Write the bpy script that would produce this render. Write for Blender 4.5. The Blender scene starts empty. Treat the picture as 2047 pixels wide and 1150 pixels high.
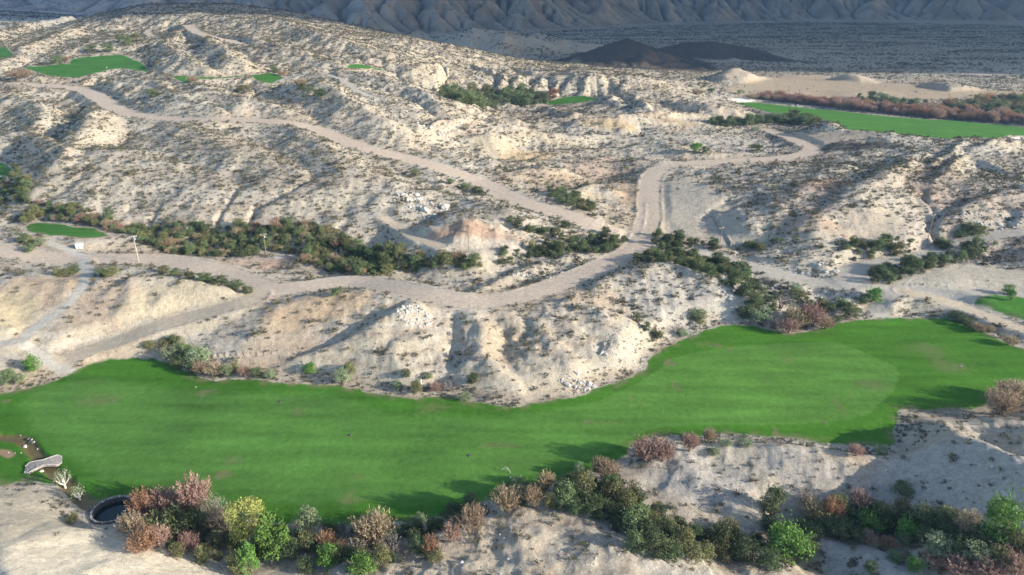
import bpy, math, random
import numpy as np
R = math.radians
scene = bpy.context.scene
COL = scene.collection
random.seed(7)
rng = np.random.default_rng(7)

# ------------------------------------------------------------------ camera
W0, H0, FPX = 2047.0, 1150.0, 1365.0          # photograph size and focal length in its pixels
CAMH, PITCH = 90.0, R(23.5)
cam_d = bpy.data.cameras.new('camera')
cam = bpy.data.objects.new('camera', cam_d); COL.objects.link(cam)
cam.location = (0, 0, CAMH)
cam.rotation_euler = (R(90) - PITCH, 0, 0)
cam_d.sensor_width = 36.0
cam_d.lens = 36.0 * FPX / W0
cam_d.clip_start = 1.0
cam_d.clip_end = 20000.0
scene.camera = cam

# ------------------------------------------------------------------ sky, sun, exposure
SUN_EL = R(18.5)
SUN_AZ = (0.955, -0.297)                       # towards the sun: right and a little behind the camera
world = bpy.data.worlds.new('World'); scene.world = world
world.use_nodes = True
nt = world.node_tree
bg = nt.nodes['Background']
sky = nt.nodes.new('ShaderNodeTexSky')
sky.sky_type = 'NISHITA'; sky.sun_disc = False
sky.sun_elevation = SUN_EL
sky.sun_rotation = math.atan2(SUN_AZ[0], SUN_AZ[1])
sky.altitude = 600; sky.dust_density = 1.2
nt.links.new(sky.outputs[0], bg.inputs[0])
bg.inputs[1].default_value = 0.15
sd = bpy.data.lights.new('sun', 'SUN')
sun = bpy.data.objects.new('sun', sd); COL.objects.link(sun)
sd.energy = 4.9; sd.angle = R(0.5); sd.color = (1.0, 0.91, 0.78)
import mathutils
sv = mathutils.Vector((SUN_AZ[0] * math.cos(SUN_EL), SUN_AZ[1] * math.cos(SUN_EL), math.sin(SUN_EL)))
sun.rotation_euler = sv.to_track_quat('Z', 'Y').to_euler()
scene.view_settings.view_transform = 'Standard'
scene.view_settings.look = 'None'
scene.view_settings.gamma = 1.0
scene.view_settings.use_curve_mapping = False
scene.view_settings.exposure = 0.98

# ------------------------------------------------------------------ noise
def _hash(ix, iy, seed):
    h = (ix.astype(np.int64) * 374761393 + iy.astype(np.int64) * 668265263 + seed * 1442695041) & 0xffffffff
    h = ((h ^ (h >> 13)) * 1274126177) & 0xffffffff
    return (h ^ (h >> 16)) & 0xffffffff
def pnoise(x, y, seed=0):
    x = np.asarray(x, np.float64); y = np.asarray(y, np.float64)
    x0 = np.floor(x); y0 = np.floor(y); fx = (x - x0); fy = (y - y0)
    u = fx * fx * fx * (fx * (fx * 6 - 15) + 10); v = fy * fy * fy * (fy * (fy * 6 - 15) + 10)
    ix = x0.astype(np.int64); iy = y0.astype(np.int64)
    def g(dx, dy):
        a = _hash(ix + dx, iy + dy, seed).astype(np.float64) * (2 * math.pi / 4294967296.0)
        return np.cos(a) * (fx - dx) + np.sin(a) * (fy - dy)
    n0 = g(0, 0) * (1 - u) + g(1, 0) * u
    n1 = g(0, 1) * (1 - u) + g(1, 1) * u
    return (n0 * (1 - v) + n1 * v) * 1.5
def fbm(x, y, wl, octs, seed=0, gain=0.5):
    s = 0.0; a = 1.0; t = 0.0
    for o in range(octs):
        s = s + a * pnoise(x / wl + 17.3 * o, y / wl - 9.1 * o, seed + o); t += a
        wl *= 0.5; a *= gain
    return s / t
def ridged(x, y, wl, octs, seed=0, gain=0.55):
    s = 0.0; a = 1.0; t = 0.0
    for o in range(octs):
        s = s + a * (1 - 2 * np.abs(pnoise(x / wl + 7.7 * o, y / wl + 3.3 * o, seed + o))); t += a
        wl *= 0.5; a *= gain
    return s / t
def sstep(a, b, x):
    t = np.clip((x - a) / (b - a), 0, 1)
    return t * t * (3 - 2 * t)
def smax(a, b, k):
    h = np.clip(0.5 + 0.5 * (a - b) / k, 0, 1)
    return b * (1 - h) + a * h + k * h * (1 - h)

# ------------------------------------------------------------------ photograph <-> place
def ray(u, v):
    s = (H0 / 2 - v) / FPX; x = (u - W0 / 2) / FPX
    f = math.cos(PITCH) + s * math.sin(PITCH); z = -math.sin(PITCH) + s * math.cos(PITCH)
    return x, f, z
def unproj(u, v, z):
    x, f, dz = ray(u, v)
    t = (z - CAMH) / dz
    return x * t, f * t
def project(x, y, z):
    zz = z - CAMH
    dep = y * math.cos(PITCH) - zz * math.sin(PITCH)
    up = y * math.sin(PITCH) + zz * math.cos(PITCH)
    return W0 / 2 + FPX * x / dep, H0 / 2 - FPX * up / dep

# ------------------------------------------------------------------ broad shape of the land: (u, v, height)
CTRL = [
 # foreground and fairway level
 (0,1250,9),(500,1250,5),(1000,1250,7),(1500,1250,3),(2047,1250,6),(-300,1300,8),(2400,1300,8),
 (100,1120,4.5),(330,1110,.4),(226,1065,.1),(180,1055,.4),(285,1060,.1),(150,1080,2.0),(450,1150,1.5),(700,1140,3),(1000,1110,5),(1200,1100,3.5),(1350,1120,0),(1600,1120,-1.5),(1850,1120,-2),(2047,1100,0),
 (150,1010,-.3),(500,1030,-.2),(900,1020,0),(1200,950,.4),(1560,1020,-1.5),(1800,1040,-1.5),(2000,1060,0),
 (0,850,0),(300,850,0),(600,850,0),(900,900,0),(1200,850,.3),(1500,800,.6),(1800,760,.8),(2047,730,1.2),(1700,890,.3),(2047,880,6),
 (-300,900,0),(2400,760,3),(2400,900,10),
 (200,740,.2),(600,780,.5),(1000,820,.2),(1300,690,.8),(1600,670,1),(1850,640,1.3),
 # band of low hills up to the dirt road
 (0,690,4),(-200,650,6),(150,640,6),(0,580,9),(250,560,10),(420,600,7),(300,680,3),(500,680,5),(650,640,7),(800,700,5),(900,620,8),
 (1050,680,5),(1150,640,8),(1300,560,8.5),(1420,580,6.5),(1250,640,4.5),(1150,760,2.5),
 (1500,560,4),(1550,620,2.5),(1700,600,3),(1760,600,4),(1900,600,4.5),(2047,620,4),(2047,560,6),(1850,540,6),(2300,560,8),
 # roads and wash
 (100,520,8),(280,520,7.5),(450,545,7),(600,575,7.5),(800,575,8),(950,605,8),(1100,575,8),(1260,505,6),
 (50,440,5),(150,430,4),(350,490,4),(600,510,3.5),(800,530,3.5),(950,525,4),(1150,495,4.5),(1250,480,5),(1400,495,4.5),(1550,515,4.5),(1700,540,4),(1850,500,5),(1990,470,7),
 (-200,500,9),(-200,420,6),(0,370,6),(100,460,9),
 # left hill
 (150,420,6),(400,440,6),(650,450,7),(780,440,10),
 (200,330,17),(450,340,17),(700,360,16),(900,420,11),(930,450,14),
 (60,300,15),(150,260,23),(0,230,22),(60,190,30),(-200,250,25),(-200,150,32),
 (250,235,26),(420,240,26),(600,250,25),(750,300,20),(900,345,16),(1060,405,12),(1200,455,8),
 (150,140,38),(270,140,38),(450,155,37),(540,158,36),(640,150,36),(740,200,31),(850,240,24),(820,180,30),
 (0,100,44),(100,60,50),(0,30,58),(-250,60,55),(280,60,53),(430,65,54),(600,90,48),(750,130,38),
 (250,20,70),(500,19,68),(620,35,60),(700,60,51),(850,85,40),(950,130,25),(1000,150,17),
 # centre and right
 (1000,380,11),(1150,400,9),(1290,400,8),(1310,345,9),(1000,300,11),(1150,330,8),(1000,240,10),(1150,240,9),(1300,250,9),(1200,290,7),
 (950,215,9),(1050,205,7),(1150,200,7),(1250,215,11),(1400,225,10),(1500,240,6),(1050,160,18),(1150,150,20),(1250,160,18),(1380,190,9),
 (1430,290,9),(1550,270,8),(1620,305,9),(1500,320,9),(1400,400,10),(1500,450,8),
 (1600,420,14),(1700,380,16),(1850,400,15),(1750,330,14),(1950,340,13),(2047,420,14),(1720,250,17),(1850,260,13),(2200,400,16),
 (1480,205,1),(1600,225,1),(1750,232,1),(1900,262,1),(2047,265,1),(2300,280,2),(2300,230,2),
 (1420,160,1),(1600,180,0),(1800,190,0),(2047,200,0),(1500,140,0),(1800,140,0),(2047,140,0),(2300,150,0),
 (1100,125,3),(1000,118,4),(900,100,6),(1250,120,0),(1200,90,0),(1700,90,0),(2047,90,0),(1500,60,0),(2047,60,0),(1200,62,0),(2400,60,0),
]
MAINFW = [(-160,790),(0,783),(40,778),(85,768),(130,750),(165,735),(200,722),(245,717),(300,716),(345,728),(385,748),(430,760),(480,757),(540,763),(600,766),(660,768),(720,778),(775,788),(830,796),(880,790),(930,800),(990,808),(1040,812),(1090,800),(1150,793),(1195,775),(1250,757),(1285,737),(1297,715),(1320,700),(1360,680),(1400,663),(1450,650),(1500,649),(1550,662),(1590,665),(1640,655),(1680,645),(1730,638),(1800,635),(1860,635),(1905,638),(1950,655),(2000,680),(2047,700),(2180,745),
 (2180,775),(2047,765),(2010,778),(1980,798),(1960,817),(1900,820),(1850,822),(1798,822),(1806,835),(1797,855),(1790,870),(1793,890),(1760,893),(1700,893),(1650,887),(1600,880),(1550,876),(1500,873),(1460,870),(1420,872),(1380,876),(1340,871),(1300,876),(1260,900),(1235,930),(1180,948),(1120,960),(1070,970),(1010,990),(960,1010),(900,1032),(830,1046),(760,1052),(680,1056),(600,1054),(540,1046),(470,1032),(410,1016),(350,1002),(290,1000),(250,1000),(210,1004),(180,1012),(150,996),(120,975),(75,963),(30,966),(-160,975)]
CTRL = [c for c in CTRL if c not in [(1300,690,.8),(1600,670,1),(1850,640,1.3),(600,780,.5),(1000,820,.2)]] + [(u, v, .3) for u, v in MAINFW[::3]]
cp = np.array([(*unproj(u, v, z), z) for u, v, z in CTRL])
# behind the left hill the land drops to the plain again
cp = np.vstack([cp, [(-900,1250,60),(-500,1250,25),(-250,1150,8),(-1500,1200,80),(-700,2600,0),(0,2600,0),(900,2800,0),(2400,2400,0),(-2500,2500,40),
                     (0,20,6),(-60,30,8),(60,30,6),(0,-30,6)]])
def pol(x, y):
    return np.arctan2(x, y), np.log(np.maximum(np.hypot(x, y), 20.0))
ct, cr = pol(cp[:,0], cp[:,1])
def tps(d2): return 0.5 * d2 * np.log(d2 + 1e-12)
n = len(cp)
K = tps((ct[:,None]-ct)**2 + (cr[:,None]-cr)**2) + np.eye(n) * 6e-5
P = np.stack([np.ones(n), ct, cr], 1)
A = np.block([[K, P], [P.T, np.zeros((3,3))]])
sol = np.linalg.solve(A, np.concatenate([cp[:,2], np.zeros(3)]))
def base_h(x, y):
    t, r = pol(np.ravel(x), np.ravel(y)); out = np.empty(t.shape)
    for i in range(0, len(t), 60000):
        tt = t[i:i+60000, None].astype(np.float32); rr = r[i:i+60000, None].astype(np.float32)
        d2 = (tt - ct.astype(np.float32))**2 + (rr - cr.astype(np.float32))**2
        out[i:i+60000] = tps(d2) @ sol[:n] + sol[n] + sol[n+1]*tt[:,0] + sol[n+2]*rr[:,0]
    return out.reshape(np.shape(x))

# ------------------------------------------------------------------ polar grid round the camera's foot
T0, T1, NT = R(-60), R(60), 1500
R0, R1, NR = 45.0, 3700.0, 1080
th = np.linspace(T0, T1, NT); lr = np.linspace(math.log(R0), math.log(R1), NR); rad = np.exp(lr)
TH, RD = np.meshgrid(th, rad)               # [row, column]
X = RD * np.sin(TH); Y = RD * np.cos(TH)
def gsample(G, x, y):
    a = (np.arctan2(x, y) - T0) / (T1 - T0) * (NT - 1); b = (np.log(np.maximum(np.hypot(x, y), R0)) - lr[0]) / (lr[-1] - lr[0]) * (NR - 1)
    a = np.clip(a, 0, NT - 1.001); b = np.clip(b, 0, NR - 1.001)
    i = b.astype(int); j = a.astype(int); fb = b - i; fa = a - j
    return (G[i,j]*(1-fa)+G[i,j+1]*fa)*(1-fb) + (G[i+1,j]*(1-fa)+G[i+1,j+1]*fa)*fb
def cast(G, u, v, dz=0.0):
    """first place where the line of sight through (u, v) meets the height grid G"""
    x, f, z = ray(u, v); t = math.atan2(x, f); h = math.hypot(x, f)
    a = min(max((t - T0) / (T1 - T0) * (NT - 1), 0), NT - 1.001); j = int(a); fa = a - j
    prof = G[:, j]*(1-fa) + G[:, j+1]*fa + dz
    line = CAMH + rad * (z / h)
    k = np.argmax(prof > line)
    if k == 0: k = NR - 1
    d0 = line[k-1] - prof[k-1]; d1 = prof[k] - line[k]
    r = rad[k-1] + (rad[k] - rad[k-1]) * (d0 / (d0 + d1) if d0 + d1 > 1e-9 else 0)
    return r * math.sin(t), r * math.cos(t), CAMH + r * (z / h)
HB = base_h(X, Y)

# ------------------------------------------------------------------ crests: [(u, v, rise above the broad shape)], slope, rounding
RIDGES = [
 # foreground
 ([(-90,990,3),(-14,1030,4.5),(2,1100,6),(8,1200,8)], .50, .4),
 ([(1235,935,1.5),(1330,892,3.5),(1450,890,5),(1560,893,6),(1680,905,5.5),(1790,915,4)], .50, 1.0),
 ([(1330,900,2.5),(1400,950,4),(1490,1010,4),(1555,1050,1)], .50, .8),
 ([(1250,1000,2),(1340,1010,3),(1420,1040,3)], .4, 1.5),
 ([(1810,835,3),(1880,848,6),(1960,880,9),(2050,920,12),(2200,1000,14)], .52, .8),
 ([(1640,1080,2),(1720,1100,3.5),(1800,1150,3.5)], .5, .8),
 ([(860,1080,1.0),(960,1070,1.6),(1080,1080,1.8),(1200,1120,1.8)], .25, 1.5),
 ([(1180,1110,2.5),(1280,1125,3),(1360,1160,3)], .4, 1.0),
 ([(1350,1140,2),(1470,1135,2.2),(1560,1160,2)], .4, 1.0),
 # hills between the fairway and the dirt road
 ([(835,597,3.5),(790,622,5),(740,650,5),(690,678,4),(600,712,3),(520,740,1)], .50, .5),
 ([(560,610,2),(650,595,2.5),(740,590,2.5),(820,592,2)], .35, 1.5),
 ([(935,622,2),(958,660,4.5),(962,705,5),(1000,738,5),(1060,785,3),(1075,800,1)], .55, .5),
 ([(850,668,2),(790,690,3.5),(790,725,4),(800,755,2.5)], .5, .6),
 ([(700,700,1.5),(690,735,2),(670,760,1)], .45, .8),
 ([(1200,562,2.5),(1290,535,3),(1350,524,3.5),(1415,546,3.5),(1470,596,3),(1482,640,1.5),(1500,655,.5)], .38, 1.0),
 ([(1139,596,2.5),(1200,622,3.5),(1265,648,3.5),(1290,672,2)], .45, .6),
 ([(1060,640,1.5),(1110,690,3),(1150,720,3),(1180,755,2)], .45, .8),
 ([(1240,670,2),(1225,705,3.5),(1222,740,2.5)], .5, .8),
 ([(1010,625,1.5),(1040,660,2.5),(1075,700,3),(1100,745,3),(1130,780,1.5)], .45, .8),
 ([(0,553,2.5),(70,560,3),(140,562,3),(200,560,2)], .5, .6),
 ([(230,575,2),(270,552,4),(350,553,4.5),(430,575,4),(490,596,2)], .5, .6),
 ([(268,560,4),(262,590,3.5),(255,620,1.5)], .6, .5),
 ([(350,560,3),(330,590,2.5),(300,625,1)], .5, .5),
 ([(-100,560,4),(-20,610,4),(20,650,2)], .5, .8),
 ([(-120,660,2),(-30,720,2.5),(20,740,1)], .4, .8),
 ([(930,592,1.5),(1000,562,3.5),(1090,530,4.5),(1170,507,4.5),(1235,510,3)], .5, .6),
 ([(690,545,1.5),(770,545,2.5),(860,548,2),(920,560,1)], .35, 1.0),
 ([(480,520,1),(560,515,2),(620,530,1.5)], .35, 1.2),
 ([(170,470,2),(240,470,3),(300,500,1)], .4, 1.0),
 # beyond the wash
 ([(830,462,2),(880,446,6),(930,441,7.5),(990,455,5),(1040,475,2)], .45, .8),
 ([(1050,500,1.5),(1110,475,4),(1160,470,3)], .5, .6),
 ([(1000,420,2),(1060,440,3),(1130,460,3),(1165,462,2)], .45, .6),
 ([(1160,440,1),(1180,435,3),(1190,450,1)], .5, .6),
 ([(790,400,3),(850,385,5),(930,395,4),(1000,420,3)], .35, 1.5),
 # left hill: long spurs and gullies coming down to the right
 ([(198,207,2),(196,225,6),(180,245,8),(155,275,9),(145,300,9)], .55, .8),
 ([(10,185,5),(60,200,6),(90,230,6),(60,262,6),(0,270,5)], .5, 1.0),
 ([(0,290,6),(60,268,8),(145,298,10),(110,340,8),(60,380,5)], .6, .6),
 ([(145,298,7),(230,305,7),(330,330,6),(440,370,6),(540,420,4)], .35, 1.5),
 ([(150,330,4),(200,370,5),(300,400,4),(330,430,2)], .4, 1.0),
 ([(350,250,2),(480,300,6),(560,330,6),(640,380,5),(680,440,3)], .35, 1.5),
 ([(440,330,3),(470,380,4),(500,430,2)], .4, 1.0),
 ([(560,245,1),(620,280,5),(700,330,6),(790,370,5)], .35, 1.2),
 ([(700,400,3),(740,430,3),(760,455,1)], .4, 1.0),
 ([(230,160,3),(300,170,5),(380,200,6),(450,225,4)], .35, 1.2),
 ([(330,155,2),(420,180,6),(500,200,6),(600,235,3)], .35, 1.2),
 ([(560,170,3),(640,170,6),(700,205,6),(760,245,5),(800,280,2)], .4, 1.0),
 ([(640,150,3),(740,150,6),(820,170,6),(880,215,5),(930,240,2)], .4, 1.0),
 ([(700,225,1),(790,240,4),(840,250,5),(865,268,1)], .6, .4),
 ([(150,60,5),(60,90,5),(0,130,3)], .4, 1.0),
 ([(150,100,3),(230,85,5),(300,90,3)], .4, 1.0),
 ([(380,50,3),(330,80,7),(350,110,8),(420,140,5)], .45, .8),
 ([(390,55,4),(420,85,8),(470,120,7),(480,148,1)], .5, .6),
 ([(450,70,3),(560,90,6),(650,120,5),(700,140,3)], .35, 1.0),
 ([(270,30,3),(400,30,5),(560,45,6),(660,75,6),(760,110,5)], .3, 2.0),
 ([(130,35,5),(60,50,5),(-50,80,5)], .4, 1.0),
 # centre hummocks
 ([(940,235,4),(870,250,5),(850,262,3)], .6, .4),
 ([(930,282,1),(975,270,7),(1040,280,5),(1080,293,1)], .55, .6),
 ([(930,262,3),(1000,250,7),(1080,262,7),(1170,278,4),(1210,280,1)], .5, .6),
 ([(1050,225,3),(1090,218,5),(1150,228,4)], .5, .6),
 ([(1145,250,4),(1230,238,8),(1330,225,6),(1400,232,3)], .5, .8),
 ([(1180,200,2),(1210,188,7),(1240,210,3)], .6, .4),
 ([(1260,195,4),(1290,215,6),(1300,228,2)], .5, .6),
 ([(1330,200,4),(1420,208,8),(1500,225,6),(1535,238,1)], .5, .8),
 ([(1000,150,3),(1030,143,5),(1110,148,6),(1200,150,7),(1290,155,6),(1380,180,1)], .5, .8),
 ([(1010,152,4),(1000,172,2)], .6, .4), ([(1040,150,5),(1022,172,2)], .6, .4),([(1080,152,5),(1068,178,2)], .6, .4),
 ([(1125,152,5),(1110,180,2)], .6, .4),([(1170,180,5),(1185,178,3)], .7, .3),
 ([(880,190,2),(920,205,3),(940,215,1)], .5, .5),
 ([(950,125,3),(965,132,5),(985,145,3)], .6, .4),
 ([(1000,350,2),(1080,340,5),(1120,345,3)], .4, 1.0),
 ([(1130,385,2),(1180,372,4),(1230,385,2)], .45, .8),
 ([(1290,290,3),(1330,282,5),(1380,300,1)], .4, 1.0),
 # right
 ([(1640,245,3),(1700,237,9),(1800,240,10),(1880,255,8),(1930,275,4)], .45, 1.0),
 ([(1560,265,2),(1590,262,3),(1610,270,1)], .4, .6),
 ([(1870,330,5),(1900,300,7),(1940,280,5)], .6, .6),
 ([(1950,300,4),(1990,278,10),(2060,280,10),(2150,300,9)], .6, .6),
 ([(1860,400,1),(1880,355,5),(1930,312,9),(1960,318,8),(2040,350,2)], .6, .5),
 ([(1840,305,5),(1770,345,8),(1700,390,8),(1640,430,6),(1590,470,3)], .40, 1.0),
 ([(1700,330,2),(1620,370,2.5),(1560,410,2.5),(1520,440,1)], .3, 1.2),
 ([(2047,370,4),(1960,400,8),(1900,430,7),(1850,460,6),(1820,480,2)], .45, .8),
 ([(1780,440,3),(1790,420,4),(1800,450,1)], .4, .8),
 ([(2047,430,6),(1980,440,6),(1930,465,3)], .5, .6),
 ([(1500,470,1),(1600,470,3),(1700,470,2)], .3, 1.0),
 ([(1480,520,1),(1560,515,3.5),(1640,530,4.5),(1690,548,2)], .5, .6),
 ([(2120,520,5),(2040,480,5),(1960,500,2)], .3, 1.0),
 ([(740,120,3),(700,100,3)], .4, 1.0),
]
MOUNDS = [   # far mounds on the plain: (u, v, height above the plain)
 ([(1400,158,2),(1470,136,15),(1530,155,2)], .42, 1.5),
 ([(1500,185,1),(1545,170,9),(1600,183,1)], .35, 1.0),
 ([(1660,183,1),(1722,166,11),(1790,185,1)], .35, 1.0),
 ([(1660,155,1),(1697,148,8),(1760,158,1)], .3, 1.5),
 ([(1830,170,3),(1900,165,8),(1960,175,2)], .25, 2.0),
 ([(790,85,4),(832,61,22),(880,85,4)], .55, 1.5),
 ([(870,78,8),(950,56,34),(1010,62,30),(1080,80,18),(1150,100,4)], .45, 2.0),
 ([(1010,62,30),(1000,90,14),(990,108,2)], .5, 1.5),
 ([(1080,66,26),(1150,84,14),(1250,95,4)], .4, 2.0),
 ([(1050,128,3),(1080,120,6),(1130,130,2)], .35, 1.0), 
 ([(1115,122,1.5),(1185,103,13),(1255,76,32),(1310,97,15.5),(1350,112,8),(1400,135,3)], .36, .3),
 ([(1320,97,9),(1370,86,18),(1420,83,20.5),(1480,92,15),(1550,115,4)], .28, 1.5),
]
def seg_dist(x, y, ax, ay, bx, by):
    dx, dy = bx - ax, by - ay; L = dx*dx + dy*dy + 1e-9
    t = np.clip(((x-ax)*dx + (y-ay)*dy) / L, 0, 1)
    return np.hypot(x - ax - t*dx, y - ay - t*dy), t
RW = []
for pts, slope, rnd in RIDGES:
    vm = sum(p[1] for p in pts)/len(pts); um = sum(p[0] for p in pts)/len(pts)
    k = .8 if vm > 860 else .7 if vm > 540 else (1.15 if um < 700 else .9 if um < 1480 else .48)
    pts = [(u, v, d*k) for u, v, d in pts]
    q = [cast(HB, u, v, d) for u, v, d in pts]
    RW.append(([(x, y, z, d[2]) for (x, y, z), d in zip(q, pts)], slope, rnd))
for pts, slope, rnd in MOUNDS:
    RW.append(([(*unproj(u, v, d), d, d) for u, v, d in pts], slope, rnd))
def add_ridges(x, y, h):
    wx = x + 5.0 * fbm(x, y, 38, 3, 11); wy = y + 5.0 * fbm(x, y, 38, 3, 31)
    far = np.hypot(x, y)
    sc = np.clip(far / 350.0, 0.25, 2.0)
    wx = x + (wx - x) * sc; wy = y + (wy - y) * sc
    sl_n = 1 + .25 * fbm(x, y, 25, 2, 77)
    for pts, slope, rnd in RW:
        mx = max(p[3] for p in pts); reach = mx / slope * 1.8 + 8
        px = [p[0] for p in pts]; py = [p[1] for p in pts]
        m = (x > min(px)-reach) & (x < max(px)+reach) & (y > min(py)-reach) & (y < max(py)+reach)
        if not m.any(): continue
        mxx, myy, hh = wx[m], wy[m], h[m]
        best = np.full(mxx.shape, -1e9)
        for a, b in zip(pts[:-1], pts[1:]):
            d, t = seg_dist(mxx, myy, a[0], a[1], b[0], b[1])
            zc = a[2] + (b[2]-a[2]) * t
            best = np.maximum(best, zc - (np.sqrt((slope*sl_n[m]*d)**2 + rnd*rnd) - rnd))
        h[m] = smax(hh, best, min(2.0, .5 + mx * .18))
    return h

# ------------------------------------------------------------------ far mountains
mb = [(-3000,1000),(-1200,1350),(-600,1500),(-300,1500),(120,1750),(500,2150),(1000,2300),(1600,2250),(2600,2100),(4000,2000)]
def mountains_h(x, y):
    yb = np.interp(x, [p[0] for p in mb], [p[1] for p in mb])
    wob = 110 * fbm(x, y*0.5, 420, 3, 51)
    d = y - yb + wob
    rise = np.maximum(d, 0)
    r = ridged(x + 60*fbm(x,y,200,2,3), y*0.45, 300, 4, 61)
    h = rise * .38 * (0.55 + .85 * r) 
    h = np.minimum(h, 235 + 20 * r) if True else h
    return np.maximum(h, 0) + sstep(0, 60, d) * 6 * (r + .3)

# ------------------------------------------------------------------ running-water erosion on a square grid
def erode(H, dx, Kmap, iters, m=0.5, diff=0.06):
    ny, nx = H.shape; N = ny * nx
    idx = np.arange(N).reshape(ny, nx); D8 = [(-1,-1),(-1,0),(-1,1),(0,-1),(0,1),(1,-1),(1,0),(1,1)]
    acc = None
    for it in range(iters):
        Hp = np.pad(H, 1, mode='edge'); ip = np.pad(idx, 1, mode='edge')
        best = np.zeros_like(H); rec = idx.copy(); dist = np.full(H.shape, dx)
        for dy, dxx in D8:
            L = dx * math.hypot(dy, dxx)
            s = (H - Hp[1+dy:1+dy+ny, 1+dxx:1+dxx+nx]) / L
            m2 = s > best
            best[m2] = s[m2]; rec[m2] = ip[1+dy:1+dy+ny, 1+dxx:1+dxx+nx][m2]; dist[m2] = L
        rec = rec.ravel(); dist = dist.ravel()
        # depth of each cell above its outlet, by pointer doubling
        dep = (rec != np.arange(N)).astype(np.int64); ptr = rec.copy()
        for _ in range(14):
            dep = dep + dep[ptr]; nptr = ptr[ptr]
            if (nptr == ptr).all(): break
            ptr = nptr
        order = np.argsort(dep, kind='stable'); ds = dep[order]
        cuts = np.searchsorted(ds, np.arange(ds[-1] + 2))
        acc = np.full(N, dx * dx)
        for k in range(ds[-1], 0, -1):
            c = order[cuts[k]:cuts[k+1]]
            np.add.at(acc, rec[c], acc[c])
        F = (Kmap.ravel() * acc**m / dist)
        z = H.ravel().copy()
        for k in range(1, ds[-1] + 1):
            c = order[cuts[k]:cuts[k+1]]
            z[c] = (z[c] + F[c] * z[rec[c]]) / (1 + F[c])
        H = z.reshape(ny, nx)
        Hp = np.pad(H, 1, mode='edge')
        H = H + diff * (Hp[:-2,1:-1] + Hp[2:,1:-1] + Hp[1:-1,:-2] + Hp[1:-1,2:] - 4*H)
    return H, acc.reshape(ny, nx)
def sq_sample(G, x0, y0, dx, x, y):
    a = np.clip((x - x0) / dx, 0, G.shape[1]-1.001); b = np.clip((y - y0) / dx, 0, G.shape[0]-1.001)
    i = b.astype(int); j = a.astype(int); fb = b - i; fa = a - j
    return (G[i,j]*(1-fa)+G[i,j+1]*fa)*(1-fb) + (G[i+1,j]*(1-fa)+G[i+1,j+1]*fa)*fb
def edge_win(x, y, x0, x1, y0, y1, w):
    return np.minimum(sstep(x0, x0+w, x) * (1-sstep(x1-w, x1, x)), sstep(y0, y0+w, y) * (1-sstep(y1-w, y1, y)))

def land0(x, y, hb):
    h = add_ridges(x, y, hb.copy())
    far = np.hypot(x, y)
    rel = sstep(.5, 4, hb) * (1 - sstep(950, 1150, far))
    h = h + rel * (1.5 * fbm(x, y, 60, 3, 5) + 2.2 * sstep(15, 30, hb) * ridged(x, y, 110, 3, 6))
    return h
def densify(pts, k=4, closed=False):
    p = np.array(pts, float); m = len(p); out = []
    rngi = range(m) if closed else range(m - 1)
    for i in rngi:
        g = (lambda j: p[j % m]) if closed else (lambda j: p[min(max(j, 0), m-1)])
        a, b, c, d = g(i-1), g(i), g(i+1), g(i+2)
        for s in range(k):
            t = s / k
            out.append(.5*((2*b)+(-a+c)*t+(2*a-5*b+4*c-d)*t*t+(-a+3*b-3*c+d)*t**3))
    if not closed: out.append(p[-1])
    return np.array(out)
def poly_sd(x, y, P):
    """signed distance to polygon P, negative inside"""
    P = np.asarray(P); d = np.full(x.shape, 1e9); inside = np.zeros(x.shape, bool)
    for i in range(len(P)):
        ax, ay = P[i-1]; bx, by = P[i]
        dd, t = seg_dist(x, y, ax, ay, bx, by); d = np.minimum(d, dd)
        c = ((ay > y) != (by > y)) & (x < (bx-ax)*(y-ay)/((by-ay) if by != ay else 1e-9) + ax)
        inside ^= c
    return np.where(inside, -d, d)
def field_sd(P, margin=25.0):
    P = np.asarray(P); out = np.full(X.shape, 1e3)
    m = (X > P[:,0].min()-margin) & (X < P[:,0].max()+margin) & (Y > P[:,1].min()-margin) & (Y < P[:,1].max()+margin)
    out[m] = poly_sd(X[m], Y[m], P)
    return out
FWP = np.array([unproj(u, v, .3) for u, v in densify(MAINFW, 3, True)])

EX0, EX1, EY0, EY1, EDX = -640.0, 760.0, 50.0, 1060.0, 2.0
gx, gy = np.meshgrid(np.arange(EX0, EX1, EDX), np.arange(EY0, EY1, EDX))
hb_e = base_h(gx, gy)
h0_e = land0(gx, gy, hb_e)
fw_e = np.full(gx.shape, 50.0)
mm = gy < 260
fw_e[mm] = poly_sd(gx[mm], gy[mm], FWP[::2])
seed = 1.0 * fbm(gx, gy, 14, 3, 91) + .5 * fbm(gx, gy, 40, 2, 92)
Kmap = .055 * sstep(0, 12, fw_e) * sstep(.5, 5, hb_e) * (.6 + .8 * sstep(-.3, .4, fbm(gx, gy, 80, 2, 93))) * (1 - sstep(900, 1050, np.hypot(gx, gy))) * (1 - .65*(1-sstep(-60, 20, gx))*(1-sstep(330, 400, gy)))
he, acc_e = erode(h0_e + seed * .5 * sstep(0, 12, fw_e) * sstep(.5, 5, hb_e), EDX, Kmap, 9, .5, .012)
MX0, MX1, MY0, MY1, MDX = -2600.0, 3000.0, 950.0, 3400.0, 9.0
mx_, my_ = np.meshgrid(np.arange(MX0, MX1, MDX), np.arange(MY0, MY1, MDX))
hm0 = mountains_h(mx_, my_)
hm, acc_m = erode(hm0 + 3*fbm(mx_, my_, 60, 3, 14) * sstep(2, 12, hm0), MDX, .10 * sstep(1, 15, hm0), 10, .5, .02)

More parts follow.
